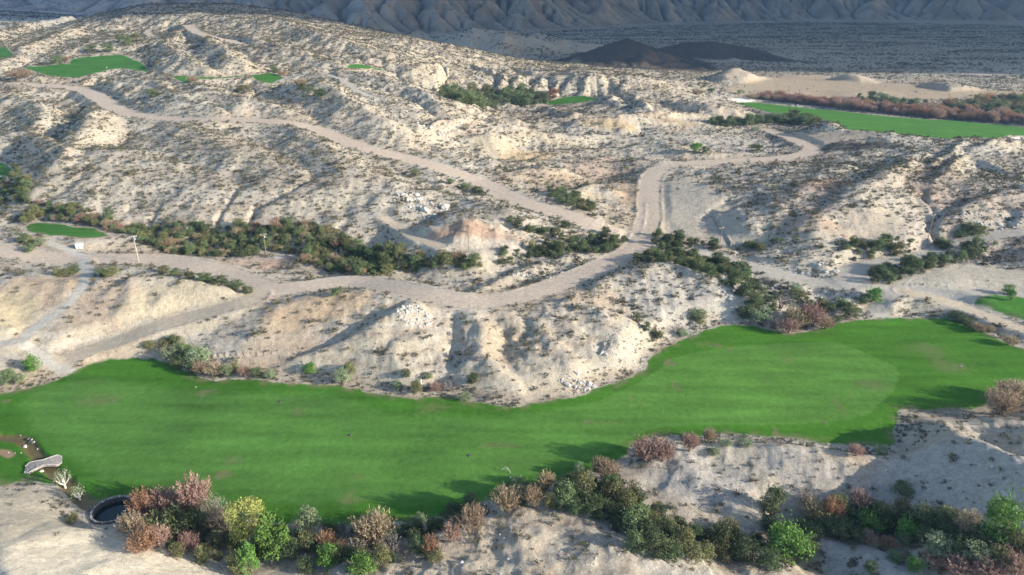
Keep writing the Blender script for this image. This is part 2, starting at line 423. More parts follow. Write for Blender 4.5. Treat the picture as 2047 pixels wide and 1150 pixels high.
HL = land0(X, Y, HB)
w = edge_win(X, Y, EX0, EX1-4, EY0, EY1-4, 12)
HL = HL + w * sq_sample(he - h0_e, EX0, EY0, EDX, X, Y)
ACC = sq_sample(np.log(acc_e), EX0, EY0, EDX, X, Y) * w + math.log(8) * (1 - w)
mw = edge_win(X, Y, MX0, MX1-20, MY0-50, MY1-20, 60)
HMT = mountains_h(X, Y) + mw * sq_sample(hm - hm0, MX0, MY0, MDX, X, Y)
ACCM = sq_sample(np.log(acc_m), MX0, MY0, MDX, X, Y)
HL = HL + HMT
soft = sstep(.3, 3, HB)
cw = soft * sstep(280, 340, RD) * (1-sstep(700, 800, RD)) * sstep(-120, -20, X) * (1 - sstep(90, 150, X))
HL = HL + cw * (3.2*ridged(X*.55 + 14*fbm(X, Y, 70, 2, 58), Y, 46, 2, 57) - .6)
# harder beds stand out as low ledges
tq = HL/3.4 + 1.2*fbm(X, Y, 150, 2, 55); fr = tq - np.floor(tq)
HL = HL + 1.1*(sstep(.25, .75, fr) - fr) * sstep(5, 9, HB) * (1 - sstep(900, 1000, RD)) * sstep(-.15, .25, fbm(X, Y, 60, 3, 56))
# small relief
HL = HL + soft * sstep(150, 260, RD) * (1-sstep(900, 1000, RD)) * (1.5*ridged(X + 8*fbm(X, Y, 40, 2, 48), Y, 34, 3, 47) + .9*fbm(X, Y, 18, 3, 49)) * (.45 + .35*sstep(-100, 0, X)*(1 - sstep(80, 130, X)))
HL = HL + (.30 * fbm(X, Y, 9, 4, 41, .6) + .25*ridged(X, Y, 6, 2, 45)) * (.25 + .75*soft) * np.clip(RD/200, .6, 4)
# ------------------------------------------------------------------ fairways, greens, roads laid on the land
GREENS = [  # polygons in the photograph, mown = 1
 [(49,139),(80,134),(125,130),(139,127),(144,117),(181,110),(223,108),(257,115),(275,125),(296,139),(278,143),(216,143),(190,149),(160,153),(140,152),(104,148)],
 [(346,153),(400,152),(477,150),(482,155),(400,163),(366,163)],
 [(500,150),(520,148),(550,148),(568,155),(543,165),(520,163)],
 [(692,133),(712,128),(735,131),(771,140),(745,141),(718,138)],
 [(1097,200),(1129,195),(1200,195),(1165,206),(1104,211)],
 [(1466,204),(1510,202),(1556,209),(1625,217),(1695,223),(1817,237),(1904,240),(2047,252),(2200,265),(2200,285),(2047,279),(1991,279),(1900,272),(1850,268),(1750,256),(1643,244),(1590,236),(1542,231),(1515,222),(1486,210)],
 [(49,457),(70,449),(111,445),(157,455),(218,467),(195,475),(160,477),(122,472),(75,464)],
 [(1952,603),(1970,596),(2008,595),(2055,600),(2130,620),(2120,650),(2047,637),(2008,628),(1980,616)],
 [(-90,333),(0,330),(20,338),(27,350),(0,357),(-90,372)],
 [(-80,98),(0,98),(20,101),(27,109),(0,118),(-80,122)],
]
BUNKERS = [ [(1462,196),(1493,196),(1512,201),(1490,205),(1468,203)], [(2022,276),(2047,274),(2090,277),(2060,281),(2030,279)], [(-60,352),(0,351),(20,357),(0,364),(-50,372)] ]
MOWN = [(60,790),(167,760),(278,768),(393,782),(522,786),(661,791),(705,802),(755,818),(830,830),(910,833),(993,834),(1060,826),(1132,814),(1200,800),(1270,768),(1320,735),(1345,716),(1420,700),(1520,690),(1600,686),(1677,687),(1747,714),(1785,732),(1797,752),(1785,780),(1757,809),(1730,830),(1677,841),(1580,848),(1486,850),(1347,852),(1270,872),(1180,920),(1060,950),(960,985),(850,1002),(700,1008),(600,1008),(555,1002),(450,985),(330,975),(230,965),(170,935),(110,890),(60,850)]
ROADS = [  # (name, half width, kind, points)
 ('dirt_road', 5.2, 0, [(30,166),(50,168),(95,171),(140,175),(175,182),(200,195),(222,213),(250,227),(300,236),(370,240),(420,238),(480,240),(550,243),(600,248),(650,266),(700,287),(750,303),(819,317),(889,338),(958,362),(1028,399),(1097,419),(1167,441),(1219,462),(1254,469),(1285,474)]),
 ('dirt_road', 4.3, 0, [(1283,480),(1292,455),(1298,430),(1297,400),(1298,370),(1306,345),(1341,331),(1417,325),(1521,320),(1590,315),(1622,305),(1622,295),(1590,279),(1556,268),(1535,260)]),
 ('dirt_road', 4.3, 0, [(1287,474),(1272,498),(1237,516),(1167,548),(1097,577),(1028,596),(976,603),(941,603),(889,596),(819,578),(750,566),(680,565),(626,573),(557,580),(522,574),(487,559),(452,546),(400,532),(348,523),(278,518),(209,518),(167,519),(104,519),(52,510),(0,500),(-100,488)]),
 ('dirt_track', 3.6, 1, [(510,590),(500,598),(452,614),(400,628),(348,642),(296,657),(243,680),(174,702),(122,724)]),
 ('cart_path', 1.5, 2, [(94,484),(132,498),(163,511),(170,526),(171,555),(157,582),(139,606),(104,634),(70,655),(38,680),(52,691),(80,710),(111,735),(148,750)]),
 ('cart_path', 1.4, 2, [(40,681),(0,686),(-70,702)]),
 ('dirt_road', 3.4, 3, [(1400,505),(1417,512),(1469,522),(1521,538),(1590,556),(1660,567),(1712,572),(1775,580),(1840,581),(1890,584),(1960,588),(2047,590),(2150,596)]),
 ('dirt_road', 3.4, 3, [(1700,560),(1705,537),(1764,524),(1834,516),(1886,500),(1938,482),(1991,470),(2047,465),(2140,455)]),
 ('dirt_road', 2.8, 3, [(1790,582),(1768,592),(1758,608),(1755,624)]),
 ('dirt_road', 2.6, 1, [(1810,584),(1860,594),(1904,606),(1956,626),(2047,658),(2120,680)]),
 ('dirt_road', 4.5, 0, [(372,50),(386,60),(405,70),(445,79),(482,88)]),
 ('dirt_road', 3.0, 1, [(372,50),(330,56),(290,62),(304,74)]),
 ('cart_path', 1.7, 2, [(515,172),(557,164),(591,149),(626,143),(661,149),(700,169),(718,186),(752,196)]),
 ('dirt_track', 1.8, 1, [(802,410),(770,420),(768,438),(802,458),(837,478),(880,492)]),
 ('dirt_track', 2.2, 1, [(1306,405),(1308,440),(1296,470)]),
]
SANDY = [   # bare graded ground
 ([(1326,350),(1385,362),(1430,385),(1432,415),(1420,438),(1470,450),(1510,468),(1545,490),(1480,494),(1400,474),(1335,466),(1318,430),(1318,385)], (.42,.375,.31)),
 ([(1740,420),(1775,418),(1800,440),(1790,468),(1740,478),(1690,470),(1640,478),(1600,475),(1680,455)], (.44,.38,.30)),
 ([(1880,535),(1960,525),(2060,530),(2100,560),(2047,580),(1960,578),(1800,572),(1800,560)], (.45,.41,.34)),
 ([(120,745),(150,720),(200,705),(260,672),(330,650),(400,632),(300,672),(290,700),(240,716),(200,722),(160,735),(80,765),(20,780),(-40,782),(-40,765),(60,750)], (.47,.38,.28)),
 ([(1690,556),(1720,530),(1745,540),(1735,562),(1780,574),(1700,576)], (.42,.38,.33)),
 ([(900,480),(1000,480),(1040,490),(980,505),(900,505),(870,495)], (.46,.41,.34)),
 ([(1310,370),(1318,400),(1330,470),(1280,480),(1276,420),(1284,370)], (.46,.385,.30)),
 ([(1560,270),(1720,262),(1740,275),(1650,290),(1640,300),(1620,285)], (.47,.39,.30)),
 ([(505,590),(520,575),(570,582),(560,590),(510,603)], (.45,.36,.31)),
 ([(1480,165),(1640,150),(1720,158),(1900,178),(2060,185),(2060,200),(1800,195),(1600,195),(1450,185)], (.41,.335,.245)),
 ([(1255,468),(1290,466),(1310,480),(1300,505),(1265,505)], (.46,.385,.32)),
]
STREAM = [(-60,880),(0,876),(30,877),(52,885),(66,900),(82,920),(105,943),(130,964),(150,986),(168,1004),(190,1020)]
SIDE = [(-60,903),(0,905),(14,909),(24,912)]

def to_world(G, pts): return np.array([cast(G, u, v)[:2] for u, v in pts])
def inpoly_weight(sd, w): return 1 - sstep(-w*.3, w, sd)

NS6 = fbm(X, Y, 6, 2, 201)
NS3 = fbm(X, Y, 3, 2, 305)
NS12 = fbm(X, Y, 12, 2, 7)
NS30 = fbm(X, Y, 30, 2, 210)
FW_SD = field_sd(FWP, 30)
FW_SDn = FW_SD + .35 + .8 * NS6 + .7 * NS3
g0 = .3 + .25 * fbm(X, Y, 45, 2, 202) + .10 * fbm(X, Y, 14, 2, 203)
HL = HL + sstep(1, 8, FW_SD) * (1 - sstep(210, 260, RD)) * (.9*ridged(X, Y, 15, 4, 206) + .5*fbm(X, Y, 7, 3, 207, .65) - .3) * (.15 + .85*sstep(-45, -25, X + .25*(Y-100)))
wf = 1 - sstep(.3, 8.5, FW_SD)
Hc = HL * (1 - wf) + g0 * wf
del g0, wf

GSD = FW_SDn.copy(); GID = np.where(FW_SDn < 0, 1, 0)
for k, pg in enumerate(GREENS):
    P = to_world(Hc, densify(pg, 2, True))
    sdn = field_sd(P, 30); bx = sdn < 30
    hz = np.array([gsample(Hc, P[:,0], P[:,1])]).ravel()
    # lay the green on a plane through its rim, so that it keeps the fall of the land
    Am = np.stack([np.ones(len(P)), P[:,0]-P[:,0].mean(), P[:,1]-P[:,1].mean()], 1)
    co, *_ = np.linalg.lstsq(Am, hz, rcond=None)
    pl = co[0] + co[1]*(X[bx]-P[:,0].mean()) + co[2]*(Y[bx]-P[:,1].mean()) + .2*NS30[bx]
    wg = 1 - sstep(-2, 10, sdn[bx])
    Hc[bx] = Hc[bx]*(1-wg) + pl*wg
    sdn = sdn + .8*NS6
    GSD = np.minimum(GSD, sdn); GID = np.where((sdn < 0) & (GID == 0), k+2, GID)
BSD = np.full(X.shape, 1e3)
for pg in BUNKERS:
    BSD = np.minimum(BSD, field_sd(to_world(Hc, densify(pg, 2, True)), 20))
SND = []
for pg, c in SANDY:
    P = to_world(Hc, densify(pg, 2, True)); s_ = field_sd(P, 40); SND.append((s_, c))
    Hs = gsample(Hc, P[:,0], P[:,1]).mean()
    bx = s_ < 4; ws = (1 - sstep(-6, 3, s_[bx])) * .8
    Hc[bx] = Hc[bx]*(1-ws) + (HB[bx] + .15*NS12[bx] + (Hs - gsample(HB, P[:,0], P[:,1]).mean())) * ws

def line_field(L, hw, z=None, reach=None):
    """distance to the line, share along it; and its height carried sideways"""
    reach = reach or hw * 3 + 6
    D = np.full(X.shape, 1e3); Z = np.zeros(X.shape); S = np.zeros(X.shape)
    s0 = 0.0
    for i in range(len(L)-1):
        ax, ay = L[i][0], L[i][1]; bx, by = L[i+1][0], L[i+1][1]
        sl = math.hypot(bx-ax, by-ay)
        ta = math.atan2(ax, ay); tb = math.atan2(bx, by); rn = min(math.hypot(ax,ay), math.hypot(bx,by)); rx = max(math.hypot(ax,ay), math.hypot(bx,by))
        rn = max(rn - reach, R0); rx = rx + reach; dt = reach / rn
        j0 = int(np.clip((min(ta,tb)-dt-T0)/(T1-T0)*(NT-1), 0, NT-1)); j1 = int(np.clip((max(ta,tb)+dt-T0)/(T1-T0)*(NT-1)+2, 0, NT))
        i0 = int(np.clip((math.log(rn)-lr[0])/(lr[1]-lr[0]), 0, NR-1)); i1 = int(np.clip((math.log(rx)-lr[0])/(lr[1]-lr[0])+2, 0, NR))
        if i1 <= i0 or j1 <= j0: continue
        sl_ = (slice(i0,i1), slice(j0,j1))
        d, t = seg_dist(X[sl_], Y[sl_], ax, ay, bx, by)
        b = d < D[sl_]
        D[sl_] = np.where(b, d, D[sl_])
        S[sl_] = np.where(b, s0 + t*sl, S[sl_])
        if z is not None: Z[sl_] = np.where(b, z[i] + (z[i+1]-z[i])*t, Z[sl_])
        s0 += sl
    return D, Z, S
def smooth1(a, k):
    a = np.array(a, float)
    for _ in range(k):
        b = a.copy(); b[1:-1] = (a[:-2] + 2*a[1:-1] + a[2:]) / 4; a = b
    return a
ROADF = []
def road_line(pts):
    q = np.array([cast(Hc, u, v) for u, v in densify(pts, 3)])
    for _ in range(3):                                    # drop jumps where a crest hides the road
        q[:,0] = smooth1(q[:,0], 1); q[:,1] = smooth1(q[:,1], 1)
    return q
RL = [road_line(r[3]) for r in ROADS]
for (nm, hw, kind, pts), q in zip(ROADS, RL):
    z = smooth1(q[:,2], 6)
    D, Z, S = line_field(q, hw, z)
    m = D < hw*1.9 + 4
    Dm = D[m]; wr = 1 - sstep(hw*1.05, hw*1.9 + 1.5, Dm)
    wd = wr * sstep(-1, 2, FW_SD[m])
    hm_ = Hc[m]*(1-wd) + (Z[m] + .04*np.clip(1-(Dm/hw)**2, 0, 1))*wd
    if kind in (0, 1): hm_ = hm_ + .35 * np.exp(-((Dm-hw-1.0)/.7)**2) * (.5+.8*NS6[m]) * (FW_SD[m] > 1)   # a low spoil berm along the edges
    Hc[m] = hm_
    ROADF.append((D + .55*NS3 + .7*NS12 - hw, S, kind, nm))
# stream channel and pond hollow
sq = np.array([[*unproj(u, v, 0)] for u, v in densify(STREAM, 4)])
SD_STREAM, _, _ = line_field(sq, 1.5, reach=14)
sq2 = np.array([[*unproj(u, v, 0)] for u, v in densify(SIDE, 4)])
SD_SIDE, _, _ = line_field(sq2, .6, reach=8)
POND = np.array(unproj(226, 1021, 0)); POND_R = 3.4
PD = np.hypot(X-POND[0], Y-POND[1])
Hc = Hc - .7*(1-sstep(.5, 2.0, SD_STREAM + .4*fbm(X, Y, 2.5, 2, 9)))
Hc = Hc - .9*(1 - sstep(POND_R+1.2, POND_R+3.0, PD))*0 
H_POND = .15
wp = 1 - sstep(POND_R+1.0, POND_R+7, PD)
Hc = Hc*(1-wp) + H_POND*wp - 1.5*(1-sstep(POND_R-.35, POND_R+.1, PD))
H = Hc

# ------------------------------------------------------------------ colour of the ground itself
def mixc(C, c, w): return C*(1-w[...,None]) + np.array(c)*w[...,None]
n1 = fbm(X, Y, 70, 4, 401); n2 = fbm(X, Y, 24, 4, 402); n3 = fbm(X, Y, 8, 4, 403, .6)
n4 = fbm(X, Y, 130, 3, 404)
slope = np.zeros(X.shape)
dzr = np.gradient(H, axis=0)/np.maximum(np.gradient(RD, axis=0), 1e-6); dzt = np.gradient(H, axis=1)/(RD*(th[1]-th[0]))
slope = np.hypot(dzr, dzt)
C = np.zeros(X.shape + (3,)) + np.array((.415,.365,.295))
C = mixc(C, (.40,.325,.24), .6*sstep(-.1, .35, n1 + .4*n3))                 # tan earth
C = mixc(C, (.345,.32,.285), .7*sstep(-.1, .4, n2*.8 - n1*.5 + .3*n3))          # grey gravel
C = mixc(C, (.53,.49,.42), .6*sstep(.15, .5, n3*.9 + n2*.6))              # pale caliche
C = mixc(C, (.55,.49,.38), .6*sstep(.30, .60, slope))                         # fresh cut faces
C = mixc(C, (.33,.30,.26), .5*sstep(4.6, 8.0, ACC)*(RD < 1100))               # washed-in gravel along the gullies
strata = pnoise(H*.55 + 1.5*n1, n4*2, 77) + .6*pnoise(H*1.7 + n2, n1, 78)
C = mixc(C, (.32,.265,.205), .65*sstep(.02,.45,strata)); C = mixc(C, (.54,.50,.43), .5*sstep(.1,.5,-strata))
far = sstep(850, 1150, RD)
Cp = np.zeros_like(C) + np.array((.42,.41,.38))
Cp = mixc(Cp, (.30,.27,.22), .6*sstep(-.1,.4,fbm(X, Y*3.5, 160, 4, 421)))
Cp = mixc(Cp, (.46,.43,.37), .5*sstep(.05,.4,fbm(X, Y*3, 90, 4, 425)))
C = C*(1-far[...,None]) + Cp*far[...,None]
vol = np.zeros(X.shape)
for pts, slope_, rnd_ in RW[-len(MOUNDS):]:
    if pts[0][2] in (1.5, 9):
        for a, b in zip(pts[:-1], pts[1:]):
            m = (np.abs(X-a[0]) < 260) & (np.abs(Y-a[1]) < 260)
            d, t = seg_dist(X[m], Y[m], a[0], a[1], b[0], b[1])
            zc = a[2]+(b[2]-a[2])*t
            vol[m] = np.maximum(vol[m], 1 - sstep(zc*3+8, zc*3+24, d + 10*n2[m]))
C = mixc(C, (.07,.056,.05), .97*vol)
for pts, slope_, rnd_ in RW[-len(MOUNDS):]:
    if pts[0][2] in (1.5, 9): continue
    for a, b in zip(pts[:-1], pts[1:]):
        m = (np.abs(X-a[0]) < 260) & (np.abs(Y-a[1]) < 260)
        d, t = seg_dist(X[m], Y[m], a[0], a[1], b[0], b[1])
        C[m] = mixc(C[m], (.60,.55,.46) if a[1] > 1000 else (.40,.355,.30), .7*(1 - sstep(a[2]*1.2+4, a[2]*1.2+20, d + 8*n2[m])))  # farther mounds: faint sunlight painted in as a paler colour
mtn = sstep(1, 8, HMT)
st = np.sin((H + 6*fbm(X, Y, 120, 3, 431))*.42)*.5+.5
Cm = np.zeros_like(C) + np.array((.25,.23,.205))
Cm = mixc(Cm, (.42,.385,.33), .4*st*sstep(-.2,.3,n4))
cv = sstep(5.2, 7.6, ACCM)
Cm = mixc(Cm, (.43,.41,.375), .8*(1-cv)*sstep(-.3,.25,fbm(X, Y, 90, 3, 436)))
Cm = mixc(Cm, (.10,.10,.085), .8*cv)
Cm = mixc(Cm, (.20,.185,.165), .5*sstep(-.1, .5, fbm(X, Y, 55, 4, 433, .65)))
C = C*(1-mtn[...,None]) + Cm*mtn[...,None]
BLOBS = [ (1750,380,300,75,(.36,.315,.265),.75),(1460,150,90,16,(.38,.33,.27),.9),(1700,160,120,10,(.38,.32,.25),.7),(1560,180,60,10,(.36,.32,.27),.8),(1730,175,80,10,(.37,.33,.27),.8),(450,340,300,60,(.38,.345,.29),.5), # u, v, half width, half height, colour, strength : patches of differently coloured earth, some with sunlit brightness painted in
 (935,453,90,14,(.33,.215,.16),.75),(880,462,50,10,(.33,.24,.18),.6),(1010,470,60,12,(.38,.29,.22),.6),
 (555,528,50,14,(.33,.23,.18),.8),(480,525,60,10,(.36,.27,.21),.6),
 (60,580,80,28,(.40,.30,.21),.7),(210,600,60,40,(.42,.32,.24),.6),(20,620,40,50,(.58,.50,.34),.8),(40,740,60,30,(.58,.50,.37),.7),
 (340,590,90,28,(.54,.47,.34),.8),(440,600,60,15,(.56,.49,.37),.7),
 (620,620,110,30,(.44,.33,.22),.8),(820,620,40,22,(.60,.55,.44),.6),(560,700,90,40,(.45,.34,.24),.6),(1000,690,60,60,(.50,.40,.28),.6),(1080,760,80,30,(.56,.49,.38),.7),
 (1250,700,60,35,(.50,.45,.37),.6),(1460,590,34,45,(.52,.50,.46),.6),(1330,590,110,60,(.36,.335,.295),.8),(1180,590,60,20,(.48,.38,.28),.5),(1350,600,90,50,(.38,.355,.32),.7),
 (1160,515,80,12,(.56,.50,.40),.7),(1050,560,60,20,(.50,.45,.36),.4),
 (120,1060,230,140,(.72,.64,.50),.97),(900,1100,220,50,(.47,.40,.31),.7),(1400,960,110,60,(.38,.36,.33),.7),(1620,950,150,40,(.37,.34,.30),.8),(1900,960,100,90,(.47,.45,.41),.7),(1980,880,60,40,(.53,.47,.37),.8),(1750,1120,90,40,(.38,.37,.355),.8),(1350,1140,80,25,(.42,.39,.34),.7),  # cream left bank: sunlit brightness painted into its pale colour
 (1060,320,60,20,(.46,.355,.22),.8),(980,285,50,14,(.60,.52,.38),.9),(1120,285,70,10,(.58,.50,.37),.8),(1230,250,70,12,(.48,.37,.23),.8),(1320,235,80,12,(.43,.33,.22),.6),(1080,350,120,20,(.40,.31,.22),.7),(1180,395,40,14,(.58,.50,.36),.9),(1250,380,40,25,(.42,.31,.21),.7),(1210,330,90,25,(.38,.29,.23),.7),(1130,225,90,10,(.43,.34,.26),.6),
 (1500,225,60,16,(.54,.47,.36),.7),(1400,220,70,16,(.50,.42,.32),.6),(1160,165,120,12,(.46,.40,.32),.6),
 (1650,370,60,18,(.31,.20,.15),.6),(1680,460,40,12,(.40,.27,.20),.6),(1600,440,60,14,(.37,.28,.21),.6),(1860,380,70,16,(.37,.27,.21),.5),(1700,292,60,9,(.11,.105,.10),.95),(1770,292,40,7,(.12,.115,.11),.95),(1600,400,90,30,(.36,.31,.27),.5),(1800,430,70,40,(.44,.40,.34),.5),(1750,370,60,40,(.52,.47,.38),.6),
 (1990,490,100,25,(.33,.27,.22),.6),(2000,390,90,30,(.34,.29,.25),.6),(1460,290,120,22,(.43,.40,.35),.8),
 (1350,128,60,14,(.20,.14,.10),.6),
 (1080,100,80,10,(.42,.36,.25),.6),(950,100,40,16,(.46,.42,.34),.7),(1060,128,60,6,(.45,.36,.24),.8),(780,190,120,40,(.52,.48,.41),.5),(980,155,40,16,(.55,.50,.42),.7),
 (300,130,140,30,(.40,.36,.30),.5),(60,240,60,30,(.56,.51,.42),.5),(100,235,40,20,(.56,.51,.40),.6),(20,85,40,6,(.56,.50,.40),.9),(420,100,90,30,(.38,.35,.30),.5),
 (390,205,140,25,(.50,.47,.40),.4),(560,260,90,10,(.52,.48,.42),.5),
]
rg = ((X>-1e9))
for u, v, ru, rv, c, s in BLOBS:
    cx, cy, cz = cast(H, u, v); d0 = math.hypot(cx, cy, CAMH-cz)
    ra = ru * d0 / FPX
    x1, y1, _ = cast(H, u, v - rv); x2, y2, _ = cast(H, u, v + rv)
    rb = max(min(math.hypot(x1-cx, y1-cy), math.hypot(x2-cx, y2-cy)*1.6, rv*6*d0/FPX), rv*d0/FPX*1.2)
    a = math.atan2(cx, cy); m = (np.abs(X-cx) < (ra+rb)*2.2) & (np.abs(Y-cy) < (ra+rb)*2.2)
    if not m.any(): continue
    xx = X[m]-cx; yy = Y[m]-cy
    xr = xx*math.cos(a) - yy*math.sin(a); yr = xx*math.sin(a) + yy*math.cos(a)
    q = np.sqrt((xr/ra)**2 + (yr/rb)**2) + .45*n2[m] + .35*n3[m]
    C[m] = mixc(C[m], c, s*(1-sstep(.6, 1.15, q)))
# rills on bare faces show as streaks of paler silt
for s_, c in SND:
    m = s_ < 8; C[m] = mixc(C[m], c, .85*(1-sstep(-1.5, 1.5, s_[m] + 2.0*n3[m])))
RCOL = {0:(.65,.545,.445), 1:(.58,.495,.38), 2:(.53,.50,.44), 3:(.43,.395,.34)}
RMIN = np.full(X.shape, 1e3); RKEY = np.full(X.shape, -1)
for i, (d, S, kind, nm) in enumerate(ROADF):
    m = d < 1.0
    if not m.any(): continue
    dm = d[m]; Cm_ = C[m]; hw = ROADS[i][1]
    wr = 1 - sstep(-.5, .5, dm)
    Cm_ = mixc(Cm_, RCOL[kind], wr)
    if kind != 2:                                    # wheel ruts
        for o in (.35, .62):
            Cm_ = mixc(Cm_, np.array(RCOL[kind])*.80, .35*np.exp(-((dm+hw*(1-o))/.35)**2)*wr*(.6+.8*NS12[m]))
    C[m] = Cm_
    b = m & (d < RMIN); RKEY[b] = i; RMIN[b] = d[b]
C = C * (1 + .10*fbm(X, Y, 5, 3, 441)[...,None])
far_b = sstep(105, 125, RD); lum = C.max(-1); C = C * (1 - far_b + far_b*np.minimum(1, .425/np.maximum(lum, .1))**.8)[...,None]
C = C * np.array((1.01,1.0,.975))
# turf
MW = field_sd(np.array([unproj(u, v, .3) for u, v in densify(MOWN, 3, True)]), 20)
rough = np.array((.058,.172,.016)); mown = np.array((.090,.215,.038))
tw = 1 - sstep(-.25, .25, GSD)
lf_ = 1 - sstep(-20, 30, X)
CG = np.zeros_like(C) + rough
gi = (GID != 1)
CG[gi] = np.array((.062,.19,.028))
CG = mixc(CG, mown, (1-sstep(-.25 - 2.2*lf_, .35 + 2.2*lf_, MW + (.5+1.5*lf_)*fbm(X, Y, 3, 2, 451))) * (GID == 1))
CG = CG * (1 + sstep(-40, 90, X)[...,None]*np.array((.10,.08,-.05)) - .06*(1-sstep(-60, 20, X))[...,None])
stripe = fbm(X*.22 + Y*.05, Y*1.6, 6, 3, 455)
CG = CG * (1 + .40*stripe + .22*fbm(X, Y, 22, 3, 456) + .10*fbm(X, Y, 1.6, 2, 457))[...,None]
CG = mixc(CG, (.085,.17,.035), .55*sstep(.12,.5, fbm(X, Y, 30, 3, 459)) * (MW < 0))
CG = mixc(CG, (.20,.17,.09), .8*sstep(.42,.6, fbm(X, Y, 9, 3, 461)+.15*fbm(X,Y,2,2,462)) * sstep(-14, -2, -np.abs(MW)))   # worn, dry spots near the mowing line
DRY = [(870,815,45,12),(410,783,30,6),(715,953,14,6),(1855,700,50,14),(1900,735,40,12),(700,1000,30,8),(600,825,18,14),(1680,815,10,18),(1560,870,10,4),(1210,845,30,3),(1740,770,40,10),(460,920,20,10),(200,800,50,12),(1420,690,40,8),(1000,890,60,8),(200,978,8,4),(1920,730,8,4)]
for u, v, ru, rv in DRY:
    cx, cy = unproj(u, v, .3); d0 = math.hypot(cx, cy, CAMH); ra = ru*d0/FPX; rb = rv*d0*d0/(FPX*CAMH)
    m = (np.abs(X-cx) < ra*2) & (np.abs(Y-cy) < rb*2)
    q = np.sqrt(((X[m]-cx)/ra)**2 + ((Y[m]-cy)/rb)**2) + .7*n3[m] + .5*fbm(X[m], Y[m], 1.5, 2, 471)
    CG[m] = mixc(CG[m], (.17,.17,.08), .45*(1-sstep(.2,1.1,q)))
C = C*(1-tw[...,None]) + .90*CG*tw[...,None]
wb = 1 - sstep(-.4, .4, BSD); C = mixc(C, (.64,.62,.57), wb)
C = mixc(C, (.13,.095,.05), (1-sstep(1.0, 1.7, SD_STREAM + .5*fbm(X, Y, 2, 2, 481))) * .9 )
C = mixc(C, (.30,.20,.13), (1-sstep(.5, 1.1, SD_SIDE + .4*fbm(X, Y, 2, 2, 482))) * .9 )
C = mixc(C, (.05,.045,.03), 1-sstep(POND_R-.2, POND_R+.3, PD))
ew = np.exp(-((GSD+.6)/1.1)**2)*sstep(-.25,.35,fbm(X, Y, 5, 3, 485)+.3*n1)*(RD < 400); C = mixc(C, (.20,.175,.10), .6*ew)
# trampled brown rim where the turf ends
rim = np.exp(-((FW_SDn-.6)/.7)**2); C = mixc(C, (.26,.20,.14), .55*rim*sstep(-.1,.3,fbm(X, Y, 14, 2, 483)))
turf = np.maximum(tw, .65*(1-sstep(-.4,.4,RMIN)))
C = np.clip(C, .01, .9)

# ------------------------------------------------------------------ the ground material
def new_mat(name):
    m = bpy.data.materials.new(name); m.use_nodes = True
    return m, m.node_tree.nodes, m.node_tree.links, m.node_tree.nodes['Principled BSDF']
def ground_material():
    m, N, L, b = new_mat('ground_surface')
    b.inputs['Roughness'].default_value = .95; b.inputs['Specular IOR Level'].default_value = .12
    at = N.new('ShaderNodeAttribute'); at.attribute_name = 'tint'
    tf = N.new('ShaderNodeAttribute'); tf.attribute_name = 'turf'
    geo = N.new('ShaderNodeNewGeometry')
    def noise(sc, det=5, rough=.6):
        n = N.new('ShaderNodeTexNoise'); n.inputs['Scale'].default_value = sc; n.inputs['Detail'].default_value = det; n.inputs['Roughness'].default_value = rough
        L.new(geo.outputs['Position'], n.inputs['Vector']); return n
    def mth(op, a, c, cl=False):
        k = N.new('ShaderNodeMath'); k.operation = op; k.use_clamp = cl
        for i, q in enumerate((a, c)):
            if isinstance(q, (int, float)): k.inputs[i].default_value = q
            else: L.new(q, k.inputs[i])
        return k.outputs[0]
    a = noise(.7, 8, .75); c = noise(3.2, 6, .8)
    # fine stones and clods: brightness of the earth varies a lot, of the turf a little
    va = mth('MULTIPLY', mth('SUBTRACT', a.outputs[0], .5), 1.5)
    vc = mth('MULTIPLY', mth('SUBTRACT', c.outputs[0], .5), 1.2)
    amp = mth('SUBTRACT', 1.0, mth('MULTIPLY', tf.outputs['Fac'], .42))
    f = mth('ADD', 1.0, mth('MULTIPLY', mth('ADD', va, vc), amp))
    mul = N.new('ShaderNodeVectorMath'); mul.operation = 'SCALE'
    L.new(at.outputs['Color'], mul.inputs[0]); L.new(f, mul.inputs['Scale'])
    L.new(mul.outputs[0], b.inputs['Base Color'])
    hsum = mth('ADD', mth('MULTIPLY', a.outputs[0], 1.0), mth('MULTIPLY', c.outputs[0], .35))
    bp = N.new('ShaderNodeBump'); bp.inputs['Distance'].default_value = .8
    L.new(mth('SUBTRACT', .75, mth('MULTIPLY', tf.outputs['Fac'], .45)), bp.inputs['Strength'])
    L.new(hsum, bp.inputs['Height']); L.new(bp.outputs[0], b.inputs['Normal'])
    return m
GM = ground_material()

# ------------------------------------------------------------------ cut the grid into named surfaces
vid = np.arange(NR*NT).reshape(NR, NT)
q0 = vid[:-1,:-1]; q1 = vid[:-1,1:]; q2 = vid[1:,1:]; q3 = vid[1:,:-1]
QUAD = np.stack([q0, q3, q2, q1], -1).reshape(-1, 4)
QUAD = QUAD[:, ::-1]
def fc(F): return (F[:-1,:-1] + F[:-1,1:] + F[1:,1:] + F[1:,:-1]) / 4
fR = fc(RMIN); fG = fc(GSD); fB = fc(BSD); fM = fc(HMT); fS = fc(SD_STREAM); fK = RKEY[:-1,:-1]; fGI = GID[:-1,:-1]; fP = fc(PD)
lab = np.zeros(fR.shape, int)                      # 0 ground
lab[fM > 2.5] = 1                                  # mountains
lab[(fc(RD) > 1000) & (fM <= 2.5)] = 2             # far plain
for i in range(len(ROADS)): lab[(fR < 0) & (fK == i)] = 100 + i
for k in range(1, len(GREENS) + 2): lab[(fG < 0) & (fGI == k)] = 200 + k
lab[fS < 1.35] = 300
lab[fB < 0] = 301
flat = lab.ravel()
VX = np.stack([X, Y, H], -1).reshape(-1, 3).astype(np.float32)
